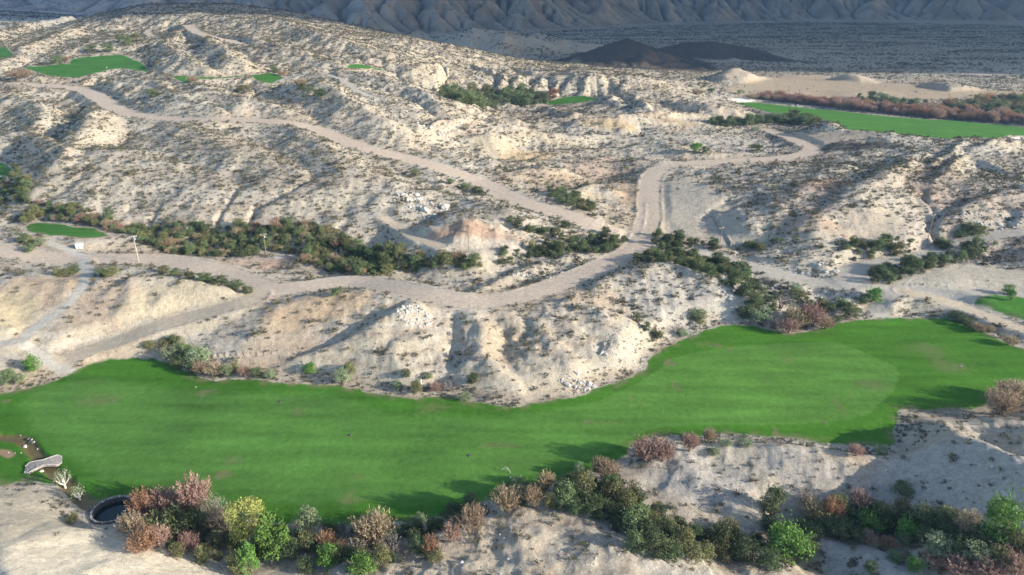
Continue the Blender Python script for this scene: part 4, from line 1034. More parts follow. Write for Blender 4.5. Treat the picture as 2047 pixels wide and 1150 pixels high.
# thickets: outline, mix of kinds (kind, share), mean width in metres, spacing
THICK = [
 ([(-60,310),(0,322),(30,330),(52,350),(62,375),(50,412),(20,415),(-60,415)], [('green',.4),('dark',.25),('olive',.2),('tan',.15)], 2.8, 2.6, 'left edge below the shaded scarp'),
 ([(50,412),(62,400),(130,405),(200,436),(260,448),(330,455),(430,458),(520,455),(570,455),(640,450),(700,480),(760,505),(860,515),(940,522),(968,540),(920,549),(830,545),(770,548),(740,553),(700,551),(660,545),(610,530),(590,508),(540,506),(480,514),(400,513),(340,508),(290,493),(270,472),(200,455),(140,445),(90,440),(50,422)], [('olive',.33),('green',.22),('dark',.12),('tan',.23),('pink',.1)], 3.0, 2.3, 'long wash beyond the left dirt road'),
 ([(610,505),(690,485),(760,505),(860,515),(940,522),(966,540),(920,548),(830,545),(740,551),(660,540)], [('green',.5),('dark',.4),('olive',.1)], 3.5, 2.7, 'green middle of the wash'),
 ([(990,530),(1000,507),(1080,490),(1130,480),(1200,473),(1252,468),(1260,495),(1230,508),(1150,507),(1070,520),(1000,538)], [('green',.5),('dark',.35),('olive',.15)], 3.1, 2.7, 'wash left of the road junction'),
 ([(1308,468),(1340,478),(1430,490),(1435,506),(1360,500),(1315,498)], [('green',.5),('dark',.5)], 3.1, 2.7, 'wash right of the road junction'),
 ([(1270,506),(1350,502),(1420,515),(1450,525),(1500,545),(1520,575),(1560,600),(1575,640),(1560,655),(1520,640),(1480,600),(1440,570),(1400,545),(1340,527),(1275,525)], [('green',.42),('dark',.3),('olive',.2),('pale',.08)], 3.1, 2.7, 'wash below the junction'),
 ([(1660,492),(1740,487),(1840,495),(1852,510),(1760,522),(1700,520)], [('green',.5),('dark',.3),('olive',.2)], 3.2, 2.8, 'clump beside the right dirt road'),
 ([(1728,545),(1800,530),(1850,517),(1900,503),(1980,481),(2000,488),(1900,530),(1850,545),(1780,572),(1740,567)], [('green',.4),('dark',.35),('pale',.15),('tan',.1)], 3.8, 2.9, 'strip between the two right roads'),
 ([(870,189),(941,184),(1063,184),(1100,195),(1092,210),(993,213),(937,210),(903,199)], [('green',.6),('dark',.25),('olive',.15)], 6.0, 4.0, 'far hollow in the centre'),
 ([(1060,190),(1110,186),(1110,198),(1080,206),(1065,206)], [('rust',.7),('pink',.3)], 5.5, 4.0, 'far hollow in the centre'),
 ([(1514,190),(1560,194),(1590,198),(1660,206),(1730,213),(1799,220),(1869,227),(1938,232),(2060,242),(2120,248),(2120,256),(2047,250),(1938,242),(1869,238),(1799,231),(1730,224),(1660,216),(1590,207),(1514,198)], [('rust',.45),('pink',.4),('tan',.15)], 6.5, 3.7, 'row along the long right fairway'),
 ([(1880,212),(1960,203),(2047,196),(2110,196),(2110,236),(2047,236),(1960,226),(1890,222)], [('green',.45),('olive',.25),('rust',.3)], 6.0, 5.0, 'far right corner'),
 ([(1700,195),(1760,198),(1850,208),(1840,214),(1760,208),(1700,202)], [('green',.6),('pale',.4)], 5.0, 5.0, 'bank behind the tamarisk row'),
 ([(1417,246),(1486,243),(1540,238),(1580,228),(1600,238),(1640,245),(1625,252),(1560,249),(1490,252),(1420,252)], [('green',.5),('dark',.4),('olive',.1)], 4.5, 3.2, 'foot of the right fairway'),
 ([(1100,380),(1150,398),(1190,412),(1185,420),(1140,408),(1098,388)], [('green',.6),('olive',.4)], 3.0, 2.6, 'gully beside the main dirt road'),
 ([(1500,560),(1560,590),(1700,600),(1760,595),(1700,625),(1600,615),(1540,600)], [('pale',.3),('green',.4),('olive',.3)], 2.6, 4.0, 'stony ground above the fairway'),
 ([(40,440),(60,425),(100,420),(90,440),(50,450)], [('olive',.5),('tan',.5)], 3.5, 2.8, 'bend of the wash above the oval tee'),
 ([(285,985),(420,975),(560,1060),(520,1130),(440,1130),(300,1095)], [('olive',.3),('dark',.4),('grey',.3)], 2.4, 2.1, 'thicket along the bottom'),
 ([(560,1055),(800,1050),(960,1010),(990,1030),(860,1090),(760,1140),(580,1140)], [('olive',.25),('dark',.35),('grey',.3),('rust',.1)], 2.4, 2.1, 'thicket along the bottom'),
 ([(1000,975),(1190,950),(1260,985),(1370,1060),(1340,1120),(1250,1070),(1150,1020),(1030,1020)], [('olive',.35),('dark',.55),('green',.1)], 2.8, 2.3, 'thicket along the bottom'),
 ([(1370,1060),(1540,1060),(1640,1010),(1900,1030),(1960,1060),(2060,1080),(2060,1150),(1950,1150),(1830,1100),(1640,1070),(1600,1115),(1480,1120),(1380,1115)], [('olive',.35),('dark',.45),('tan',.1),('grey',.1)], 2.6, 2.4, 'thicket along the bottom'),
]
for k in KINDS: shapes_for(k)
fore = []
for k, u, v, a, b in FORE: fore.append((*tree_at(k, u, v, a, b), u))
cnt = {}
for k in sorted(set(f[0] for f in fore)):
    fs = sorted([f for f in fore if f[0] == k], key=lambda f: project(f[1], f[2], f[3])[0])
    for i, (kk, x, y, z, w_, h, u) in enumerate(fs):
        o = place_tree(kk, x, y, z, w_, h, True)
        o['category'] = CATK[k]; o['group'] = 'trees and bushes in the thicket along the bottom'
        o['label'] = (LOOK[k] + ' beside the round pond, tall with white trunk') if k == 'yellow' else '%s, %s of its colour from the left below the big fairway' % (LOOK[k], ORD[min(i, 29)])
for k, u, v, a, b in MID:
    if a < 2: continue
    kk, x, y, z, w_, h = tree_at(k, u, v, a, b, False)
    fore.append((kk, x, y, z, w_, h, u))
midn = {}
for kk, x, y, z, w_, h, u in sorted(fore[len(FORE):], key=lambda f: f[6]):
    o = place_tree(kk, x, y, z, w_, h, y < 330)
    midn[kk] = midn.get(kk, 0) + 1
    o['category'] = CATK[kk]; o['group'] = 'lone bushes on the open desert'
    o['label'] = LOOK[kk] + ' standing apart on the open slope beyond the big fairway'
def pip(P, x, y):
    return poly_sd(np.array([x]), np.array([y]), P)[0] < 0
taken = [(f[1], f[2], f[4]) for f in fore]
bush = {}
def blocked(x, y):
    q = (np.array([x]), np.array([y]))
    return gsample(RMIN, *q)[0] < .3 or gsample(GSD, *q)[0] < .6 or gsample(BSD, *q)[0] < 1 or math.hypot(x-POND[0], y-POND[1]) < 5
for poly, mix, mw_, sp, where in THICK:
    P = to_world(H, poly); x0, y0 = P.min(0); x1, y1 = P.max(0)
    nx_ = max(1, int((x1-x0)/sp)); ny_ = max(1, int((y1-y0)/sp))
    cand = [(x0+(i+rng.random())*sp, y0+(j+rng.random())*sp) for i in range(nx_+1) for j in range(ny_+1)]
    ca = np.array(cand); ins = poly_sd(ca[:,0], ca[:,1], P) < 0
    for (x, y), ok in zip(cand, ins):
        if not ok or blocked(x, y): continue
        if any((x-a)**2+(y-b)**2 < (.3*c)**2 for a, b, c in taken): continue
        t = rng.random(); s_ = 0
        # kinds gather in clumps
        t = (t*.6 + .4*(.5+float(pnoise(x/9, y/9, 71)))) % 1.0
        for k, sh in mix:
            s_ += sh
            if t <= s_: break
        w_ = mw_ * float(np.clip(rng.lognormal(-.15, .38), .4, 1.7))
        z = float(gh(x, y)); bush.setdefault(k, []).append((x, y, z - .1, w_, w_*rng.uniform(.65, 1.0), where))
# ------------------------------------------------------------------ the 290 of a kind that show largest are objects, the rest one scatter
def scatter(name, protos, pts, label, cat):
    """pts: x, y, z, scale xy, scale z, rot, index into protos (objects that stand in the scene)"""
    A_ = np.array(pts, np.float32)
    me = bpy.data.meshes.new(name); me.vertices.add(len(A_)); me.vertices.foreach_set('co', A_[:, :3].ravel())
    a = me.attributes.new('scl', 'FLOAT_VECTOR', 'POINT'); a.data.foreach_set('vector', A_[:, [3,3,4]].ravel())
    a = me.attributes.new('rot', 'FLOAT_VECTOR', 'POINT'); rr = np.zeros((len(A_), 3), np.float32); rr[:,2] = A_[:,5]; a.data.foreach_set('vector', rr.ravel())
    a = me.attributes.new('idx', 'INT', 'POINT'); a.data.foreach_set('value', A_[:,6].astype(np.int32))
    o = bpy.data.objects.new(name, me); COL.objects.link(o)
    g = bpy.data.node_groups.new(name, 'GeometryNodeTree')
    g.interface.new_socket('Geometry', in_out='INPUT', socket_type='NodeSocketGeometry'); g.interface.new_socket('Geometry', in_out='OUTPUT', socket_type='NodeSocketGeometry')
    N, L = g.nodes, g.links
    gi, go = N.new('NodeGroupInput'), N.new('NodeGroupOutput')
    ip = N.new('GeometryNodeInstanceOnPoints'); jn = N.new('GeometryNodeJoinGeometry')
    for p in protos:
        oi = N.new('GeometryNodeObjectInfo'); oi.transform_space = 'ORIGINAL'; oi.inputs['Object'].default_value = p; oi.inputs['As Instance'].default_value = True
        L.new(oi.outputs['Geometry'], jn.inputs[0])
    def nat(nm, ty):
        k = N.new('GeometryNodeInputNamedAttribute'); k.data_type = ty; k.inputs['Name'].default_value = nm; return k.outputs[0]
    L.new(gi.outputs[0], ip.inputs['Points']); L.new(jn.outputs[0], ip.inputs['Instance']); ip.inputs['Pick Instance'].default_value = True
    L.new(nat('idx', 'INT'), ip.inputs['Instance Index']); L.new(nat('rot', 'FLOAT_VECTOR'), ip.inputs['Rotation']); L.new(nat('scl', 'FLOAT_VECTOR'), ip.inputs['Scale'])
    L.new(ip.outputs[0], go.inputs[0])
    md = o.modifiers.new('scatter', 'NODES'); md.node_group = g
    o['kind'] = 'stuff'; o['label'] = label; o['category'] = cat
    return o
kinds_by_name = {}
for k, L_ in bush.items():
    L_.sort(key=lambda b: -b[3]/math.hypot(b[0], b[1]))
PROTO = {}
quota = {}
for k in bush: quota.setdefault(NAMEK[k], []).append(k)
for nm, ks in quota.items():
    tot = sum(len(bush[k]) for k in ks); 
    for k in ks:
        lim = len(bush[k]) if tot <= 290 else int(290*len(bush[k])/tot)
        used_v = {}
        for x, y, z, w_, h, where in bush[k][:lim]:
            o = place_tree(k, x, y, z, w_, h, y < 150)
            o['category'] = CATK[k]; o['group'] = 'bushes of the ' + where if not where.startswith('thicket') else 'undergrowth of the thicket along the bottom'
            o['label'] = (LOOK[k] + ' in the ' + where) if not where.startswith('thicket') else LOOK[k] + ' crowded low among the trees along the bottom'
            if o.type == 'MESH' and len(PROTO.setdefault(k, [])) < 4 and o.data not in [p.data for p in PROTO[k]]: PROTO[k].append(o)
        rest = bush[k][lim:]
        if rest and PROTO.get(k):
            scatter(NAMEK[k], PROTO[k], [(x, y, z, w_, h, rng.uniform(0, 6.28), rng.integers(len(PROTO[k]))) for x, y, z, w_, h, wh in rest], LOOK[k] + ' growth massed along the far wash', CATK[k])

# ------------------------------------------------------------------ desert shrubs all over the open ground
NC = 300000
rr = np.sqrt(rng.uniform(70.0**2, 980.0**2, NC)); tt = rng.uniform(R(-43), R(43), NC)
sx = rr*np.sin(tt); sy = rr*np.cos(tt)
dens = np.full(NC, .42)
m1 = fbm(sx, sy, 45, 3, 601); m2 = fbm(sx, sy, 12, 2, 602)
dens = dens + .55*m1 + .5*m2
dens += .35*sstep(5.5, 8.5, gsample(ACC, sx, sy))                 # along the gullies
gx_ = (gh(sx+1.5, sy) - gh(sx-1.5, sy))/3
dens += .9*np.clip(gx_, -.3, .45)                                 # shaded, left-facing slopes carry more
hbv = gsample(HB, sx, sy)
dens += .25*sstep(8, 16, hbv)                                     # the left hill is dotted all over
dens[(sy < 190)] = dens[(sy < 190)]*.5 + .12
dens[(sx < 60) & (sy > 255)] = dens[(sx < 60) & (sy > 255)]*.75 + .38
dens[(sy > 185) & (sy < 300)] += .12
dens[(sy > 165) & (sy < 250) & (sx > 0)] += .35
dens[(sx > 90) & (sy > 240) & (sy < 420)] += .22
SPARSE = [(140,1060,160,110,.12),(1380,430,110,60,.05),(1740,450,60,30,.1),(1900,550,140,24,.1),(220,690,150,50,.15),(1480,640,60,30,.4),(350,590,90,30,.3),(60,600,90,60,.2),(1060,320,70,20,.5),(980,285,60,14,.2),(1650,172,200,20,.2),(1000,490,80,16,.2),(1230,385,60,20,.3),(620,620,90,18,.5),(1460,290,120,18,.5),(900,455,100,20,.25),(1900,900,70,40,.4)]
pu, pv = project(sx, sy, gh(sx, sy))
for u, v, a, b, f in SPARSE:
    cx, cy, cz = cast(H, u, v); d0 = math.hypot(cx, cy, CAMH-cz); ra = a*d0/FPX; x1, y1, _ = cast(H, u, v-b); rb = max(math.hypot(x1-cx, y1-cy), ra*.3)
    q = np.sqrt(((sx-cx)/ra)**2 + ((sy-cy)/rb)**2); dens *= f + (1-f)*sstep(.7, 1.1, q)
ok = rng.random(NC) < np.clip(dens, .02, 1)
ok &= (gsample(RMIN, sx, sy) > .8) & (gsample(GSD, sx, sy) > .8) & (gsample(BSD, sx, sy) > 1) & (gsample(HMT, sx, sy) < 2) & (gsample(SD_STREAM, sx, sy) > 2.5) & (np.hypot(sx-POND[0], sy-POND[1]) > 5)
for s_, c in SND: ok &= (gsample(s_, sx, sy) > 0) | (rng.random(NC) < .12)
sx, sy = sx[ok], sy[ok]; rr = rr[ok]; sz = gh(sx, sy)
w_ = np.clip(rng.lognormal(math.log(.9), .45, len(sx)), .5, 2.8) * (1 + .15*sstep(300, 700, rr)) * (1 + .12*((sy > 165) & (sy < 320))) * np.where(rng.random(len(sx)) < .06, 1.7, .95)
order = np.argsort(rr/w_)
sx, sy, sz, w_, rr = sx[order], sy[order], sz[order], w_[order], rr[order]
pu, pv = project(sx, sy, sz); inside = (pu > 5) & (pu < 2042) & (pv < 1146)
ind = np.where(inside)[0][:290]
indm = np.zeros(len(sx), bool); indm[ind] = True
SP = []
for i in ind:
    o = place_tree('scrub', sx[i], sy[i], sz[i]-.03, w_[i], w_[i]*rng.uniform(.45, .75), False)
    o['category'] = 'shrub'; o['group'] = 'small desert shrubs dotted over the near slopes'
    o['label'] = 'small olive brown desert shrub on bare ground ' + ('below the big fairway' if sy[i] < 150 else 'beyond the big fairway')
    if len(SP) < 4 and o.data not in [p.data for p in SP]: SP.append(o)
far_i = np.where(~indm)[0]
pts = [(sx[i], sy[i], sz[i]-.03, w_[i], w_[i]*q, r_, k) for i, q, r_, k in zip(far_i, rng.uniform(.45, .75, len(far_i)), rng.uniform(0, 6.28, len(far_i)), rng.integers(0, len(SP), len(far_i)))]
# tufts and dry herbs along the upper and lower rims of the big fairway
extra = []
for _ in range(5200):
    q = FWP[rng.integers(len(FWP))]; x = q[0] + rng.normal()*3.2; y = q[1] + rng.normal()*3.2
    g_ = gsample(FW_SDn, np.array([x]), np.array([y]))[0]
    if .1 < g_ < 4.5 and y < 260 and gsample(RMIN, np.array([x]), np.array([y]))[0] > .5 and gsample(SD_STREAM, np.array([x]), np.array([y]))[0] > 2 and fbm(np.array([x]), np.array([y]), 14, 2, 88)[0] > -.12 and math.hypot(x-POND[0], y-POND[1]) > 6:
        s_ = rng.uniform(.35, 1.0); extra.append((x, y, float(gh(x, y))-.02, s_, s_*.6, rng.uniform(0, 6.28), rng.integers(0, len(SP))))
# the shaded plain and the mountain foot
NP_ = 110000
rr = np.sqrt(rng.uniform(960.0**2, 2500.0**2, NP_)); tt = rng.uniform(R(-41), R(41), NP_)
fx_ = rr*np.sin(tt); fy_ = rr*np.cos(tt)
band = fbm(fx_, fy_*4.0, 220, 3, 651) + .7*fbm(fx_, fy_, 30, 2, 652)
onm = gsample(HMT, fx_, fy_) > 2
ok = rng.random(NP_) < np.where(onm, .45, np.clip(.55 + 1.3*band, .06, 1))
fx_, fy_, band, onm = fx_[ok], fy_[ok], band[ok], onm[ok]; fz_ = gh(fx_, fy_)
fw = rng.uniform(2.0, 3.8, len(fx_)) * (1 + .5*sstep(.1, .5, band)*(~onm))
pts += [(a, b, c-.1, d, d*.5, e, f) for a, b, c, d, e, f in zip(fx_, fy_, fz_, fw, rng.uniform(0, 6.28, len(fx_)), rng.integers(0, len(SP), len(fx_)))]
pts += extra
scatter('desert_scrub', SP, pts, 'countless small dark desert shrubs dotting the hills and the plain', 'shrubs')
print('scrub', len(pts), 'bush', {k: len(v) for k, v in bush.items()})

# ------------------------------------------------------------------ built things
def empty(name, loc, rz=0, label=None, cat=None, group=None):
    e = bpy.data.objects.new(name, None); COL.objects.link(e); e.location = loc; e.rotation_euler = (0, 0, rz)
    tag(e, label, cat, group); return e
def tag(o, label=None, cat=None, group=None, kind=None):
    if label: o['label'] = label
    if cat: o['category'] = cat
    if group: o['group'] = group
    if kind: o['kind'] = kind
    return o
M_WOOD = mottled_mat('pole_wood', (.22,.16,.11), (.34,.27,.20), 6)
M_WOODP = mottled_mat('pale_pole_wood', (.42,.38,.32), (.55,.5,.43), 6)
M_STEEL = plain_mat('galvanised_steel', (.45,.46,.47), .5, .5)
M_CER = plain_mat('insulator_ceramic', (.75,.76,.78), .3, .5)
M_WHITE = plain_mat('white_paint', (.78,.78,.76), .6, .3)
M_STONE = mottled_mat('grey_stone', (.20,.18,.16), (.36,.33,.30), 2.5, .9, .6)
M_STONEL = mottled_mat('pale_stone', (.38,.36,.325), (.53,.505,.46), 2.0, .9, .5)
M_STONED = mottled_mat('dark_stone', (.05,.05,.055), (.12,.12,.12), 2.0, .8, .5)
def box_vf(V, F, c, s, rz=0.0, taper=1.0):
    b0 = len(V); cs, sn = math.cos(rz), math.sin(rz)
    for dz in (-1, 1):
        for dx, dy in ((-1,-1),(1,-1),(1,1),(-1,1)):
            k = taper if dz > 0 else 1; x = dx*s[0]/2*k; y = dy*s[1]/2*k
            V.append((c[0]+x*cs-y*sn, c[1]+x*sn+y*cs, c[2]+dz*s[2]/2))
    for f in ((3,2,1,0),(4,5,6,7),(0,1,5,4),(1,2,6,5),(2,3,7,6),(3,0,4,7)): F.append(tuple(b0+i for i in f))
POLES = [(278,524,477,M_WOODP,'pale utility pole standing in the left dirt road, the leftmost pole'),(533,514,470,M_WOOD,'brown utility pole on the reddish bank beside the wash'),(937,504,458,M_WOOD,'thin dark utility pole in front of the reddish mound'),(1438,498,456,M_WOOD,'utility pole with a bracket beside the graded flat, right of the junction'),(1854,481,436,M_WOOD,'utility pole on the striped slope at the right')]
for u, vb, vt, mt, lab_ in POLES:
    x, y, z = cast(H, u, vb); d0 = math.sqrt(x*x+y*y+(CAMH-z)**2); dep = math.atan2(CAMH-z, math.hypot(x, y)); h = (vb-vt)*d0/FPX/math.cos(dep)
    e = empty('utility_pole', (x, y, z), R(25), lab_, 'utility pole', 'utility poles along the wash')
    V, F = [], []; tube_path(V, F, [(0,0,-.4),(0,0,h*.5),(0,0,h)], .13, .09, 10); raw_mesh('post', V, F, mt, e)
    V, F = [], []; box_vf(V, F, (0, .17, h-.55), (2.3, .12, .14)); raw_mesh('crossarm', V, F, mt, e)
    V, F = [], []
    tube_path(V, F, [(-.55,.17,h-.62),(0,.13,h-1.2)], .025, .025, 5); tube_path(V, F, [(.55,.17,h-.62),(0,.13,h-1.2)], .025, .025, 5); raw_mesh('brace', V, F, M_STEEL, e)
    for q in (-1.0, -.4, .5, 1.0):
        V, F = [], []; tube_path(V, F, [(q,.17,h-.48),(q,.17,h-.36),(q,.17,h-.26),(q,.17,h-.2)], .05, .08, 8); raw_mesh('insulator', V, F, M_CER, e)
    if mt is M_WOODP or u == 533:
        V, F = [], []; tube_path(V, F, [(.3,-.12,h-1.6),(.3,-.12,h-1.55),(.3,-.12,h-.85)], .2, .22, 10); raw_mesh('transformer', V, F, M_STEEL, e)

def stone_vf(V, F, c, s, r):
    """one irregular stone"""
    b0 = len(V); ico = [(0,0,1),(.89,0,.45),(.28,.85,.45),(-.72,.53,.45),(-.72,-.53,.45),(.28,-.85,.45),(.72,.53,-.45),(-.28,.85,-.45),(-.89,0,-.45),(-.28,-.85,-.45),(.72,-.53,-.45),(0,0,-1)]
    a = r.uniform(0, 6.28)
    for p in ico:
        k = r.uniform(.7, 1.15); x, y, z = p[0]*s[0]*k, p[1]*s[1]*k, p[2]*s[2]*k
        V.append((c[0]+x*math.cos(a)-y*math.sin(a), c[1]+x*math.sin(a)+y*math.cos(a), c[2]+z))
    for f in ((0,1,2),(0,2,3),(0,3,4),(0,4,5),(0,5,1),(1,6,2),(2,7,3),(3,8,4),(4,9,5),(5,10,1),(2,6,7),(3,7,8),(4,8,9),(5,9,10),(1,10,6),(6,11,7),(7,11,8),(8,11,9),(9,11,10),(10,11,6)): F.append(tuple(b0+i for i in f))
# round pond
rs = random.Random(3)
pz = H_POND
pond = empty('pond_wall', (POND[0], POND[1], pz), 0, 'round dry stone rim of the small dark pond beside the fairway', 'stone wall')
V, F = [], []; nseg = 48
for rr_, zz in ((POND_R-.25,-1.35),(POND_R-.15,.20),(POND_R+.45,.22),(POND_R+.6,-.3)):
    for j in range(nseg):
        a = 2*math.pi*j/nseg; k = 1 + .015*math.sin(5*a)
        V.append((rr_*k*math.cos(a), rr_*k*math.sin(a), zz + .03*math.sin(9*a)))
for i in range(3):
    for j in range(nseg): F.append((i*nseg+j, (i+1)*nseg+j, (i+1)*nseg+(j+1) % nseg, i*nseg+(j+1) % nseg))
raw_mesh('mortar_ring', V, [f[::-1] for f in F], M_STONED, pond)
for j in range(44):
    a = 2*math.pi*j/44; V, F = [], []
    stone_vf(V, F, ((POND_R+.2)*math.cos(a), (POND_R+.2)*math.sin(a), .28), (.34,.26,.2), rs)
    raw_mesh('stone', V, F, M_STONE if j % 3 else M_STONEL, pond)
mw_, N_, L_, b_ = new_mat('pond_water_surface')
b_.inputs['Base Color'].default_value = (.012,.022,.022,1); b_.inputs['Roughness'].default_value = .08; b_.inputs['IOR'].default_value = 1.33
V = [(0,0,0)] + [((POND_R-.1)*math.cos(2*math.pi*j/48), (POND_R-.1)*math.sin(2*math.pi*j/48), 0) for j in range(48)]
o = raw_mesh('pond_water', V, [(0, j+1, (j+1) % 48+1) for j in range(48)], mw_); o.location = (POND[0], POND[1], pz-.75); tag(o, 'dark still water inside the round stone rim', 'pond', kind='structure')
V, F = [], []
for i in range(150):
    a = rs.uniform(2.2, 5.0) if i % 3 else rs.uniform(0, 6.28); rr_ = POND_R - rs.uniform(.2, .9)
    x, y = POND[0]+rr_*math.cos(a), POND[1]+rr_*math.sin(a); h = rs.uniform(.4, 1.1); b0 = len(V)
    V += [(x-.04, y, pz-.9), (x+.04, y, pz-.9), (x+rs.uniform(-.2,.2), y+rs.uniform(-.2,.2), pz-.8+h)]; F.append((b0, b0+1, b0+2))
tag(raw_mesh('reeds', V, F, KINDS['dark']), 'dark reeds at the inner edge of the round pond', 'reeds', kind='stuff')
# stone footbridge over the stream, broad at both ends
A0 = np.array(unproj(50, 940, .3)); A1 = np.array(unproj(124, 920, .3)); L0 = float(np.hypot(*(A1-A0))); mid_ = (A0+A1)/2; rz = math.atan2(A1[1]-A0[1], A1[0]-A0[0])
br = empty('stone_footbridge', (mid_[0], mid_[1], float(gh(*mid_))*0+.3), rz, 'low grey stone footbridge across the stream, broad at both ends', 'footbridge')
V, F = [], []; ns = 24
def bw(t): return 1.0 + 1.2*abs(2*t-1)**1.1*(1 if abs(2*t-1) < .75 else max(.15, (1-abs(2*t-1))/.25)) 
for i in range(ns+1):
    t = i/ns; x = (t-.5)*L0; w2 = bw(t); zt = .12 + .45*(1-(2*t-1)**2)
    V += [(x,-w2,zt),(x,w2,zt),(x,w2,zt-.4),(x,-w2,zt-.4)]
for i in range(ns):
    a = i*4
    for k in range(4): F.append((a+k, a+(k+1) % 4, a+4+(k+1) % 4, a+4+k))
F += [(0,3,2,1), (ns*4, ns*4+1, ns*4+2, ns*4+3)]
raw_mesh('deck', V, F, M_STONE, br)
for sgn in (-1, 1):
    V, F = [], []
    for i in range(26):
        t = (i+.5)/26; stone_vf(V, F, ((t-.5)*L0, sgn*bw(t), .20+.45*(1-(2*t-1)**2)), (.2,.14,.12), rs)
    raw_mesh('kerb_stones', V, F, M_STONEL, br)
V, F = [], []
for i in range(90):
    t = rs.random(); stone_vf(V, F, ((t-.5)*L0, rs.uniform(-.85,.85)*bw(t), .13+.45*(1-(2*t-1)**2)), (.22,.18,.05), rs)
raw_mesh('paving_stones', V, F, mottled_mat('flagstone', (.24,.22,.20), (.34,.31,.29), 2), br)
# two pruned trees beside the stream
for u, v, hp, wp_, lab_ in ((131,976,34,26,'heavily pruned tree with forked white limbs beside the stone footbridge'),(160,1000,26,18,'smaller pruned tree with white limbs between the stream and the pond')):
    x, y, z = cast(H, u, v); d0 = math.sqrt(x*x+y*y+(CAMH-z)**2); h = hp*d0/FPX*1.15; w2 = wp_*d0/FPX/2
    e = empty('pruned_tree', (x, y, z), 0, lab_, 'tree', 'pruned white trees by the stream')
    V, F = [], []; tips = []
    tube_path(V, F, [(0,0,-.2),(0,0,h*.22)], .22, .18, 8)
    for i in range(6):
        a = i*1.05+.3; q = w2*(.55 if i % 2 else .85)
        t1 = (q*math.cos(a), q*math.sin(a), h*(.72 if i % 2 else .6)); tips.append(t1)
        tube_path(V, F, [(0,0,h*.18), (q*.6*math.cos(a), q*.6*math.sin(a), h*.36), t1], .14, .07, 7)
    raw_mesh('trunk', V, F, M_BARK_W, e)
    r = np.random.default_rng(int(u)); P = []
    for t1 in tips:
        k = 70; c = np.array(t1) + r.normal(size=(k,3))*np.array([.22,.22,.45]); P.append(leaf_tris(r, c, rand_dirs(r, k), .13))
    c = bpy.data.objects.new('crown', tris_mesh('crown', np.concatenate(P), KINDS['pale'])); COL.objects.link(c); c.parent = e
for u, v in ((150,1038),(142,1046)):
    kk, x, y, z, w2, h = tree_at('pale', u, v-6, 16, 16); tag(place_tree('olive', x, y, z, w2, h, True), 'small pale bush on the cream hill edge left of the pond', 'bush', 'pair of pale bushes left of the pond')
def rock(u, v, s, mt, lab_, cat='rock', grp=None, name='rock'):
    x, y, z = cast(H, u, v); V, F = [], []; stone_vf(V, F, (0,0,0), (s, s*.7, s*.6), rs)
    o = raw_mesh(name, V, F, mt); o.location = (x, y, z+s*.15); return tag(o, lab_, cat, grp)
for u, v in ((58,878),(62,881),(66,885),(60,886)): rock(u, v, .55, M_STONED, 'dark boulder at the upper bend of the stream', grp='dark boulders at the stream bend')
for u, v, s in ((64,879,.3),(69,884,.3)): rock(u, v, s, M_STONEL, 'small white rock among the dark boulders at the stream bend', grp='white rocks among the dark boulders')
rock(50, 894, .7, M_STONEL, 'large pale rock lying in the stream above the footbridge')
rock(83, 943, .6, M_STONEL, 'white rock against the lower side of the footbridge')
for u, v in ((41,871),(17,905),(30,906),(42,906),(75,898),(167,1028),(200,1005)): rock(u, v, .22, M_STONEL, 'small white marker stone beside the stream', grp='white marker stones by the stream')
for u, v in ((391,774),(1020,955)): rock(u, v, .3, M_STONEL, 'pale stone on the mown turf', grp='pale stones on the turf')
for u, v, lab_ in ((842,768,'small white post among bushes at the upper fairway edge'),(1155,750,'small white post beside the white rubble at the fairway edge')):
    x, y, z = cast(H, u, v); e = empty('marker_post', (x, y, z), 0, lab_, 'post')
    V, F = [], []; tube_path(V, F, [(0,0,-.1),(0,0,1.1)], .16, .14, 8); raw_mesh('post', V, F, M_WHITE, e)
    V, F = [], []; tube_path(V, F, [(0,0,1.1),(0,0,1.25),(0,0,1.32)], .2, .12, 8); raw_mesh('cap', V, F, M_WHITE, e)
x, y, z = cast(H, 160, 496); e = empty('pump_box', (x, y, z), .2, 'white pump box beside the cart path below the oval tee', 'box')
V, F = [], []; box_vf(V, F, (0,0,.75), (2.0,1.5,1.5)); raw_mesh('cabinet', V, F, M_WHITE, e)
V, F = [], []; box_vf(V, F, (0,0,1.55), (2.2,1.7,.1)); raw_mesh('lid', V, F, M_WHITE, e)
V, F = [], []; box_vf(V, F, (0,-.77,.7), (.8,.03,1.1)); raw_mesh('door', V, F, M_STEEL, e)
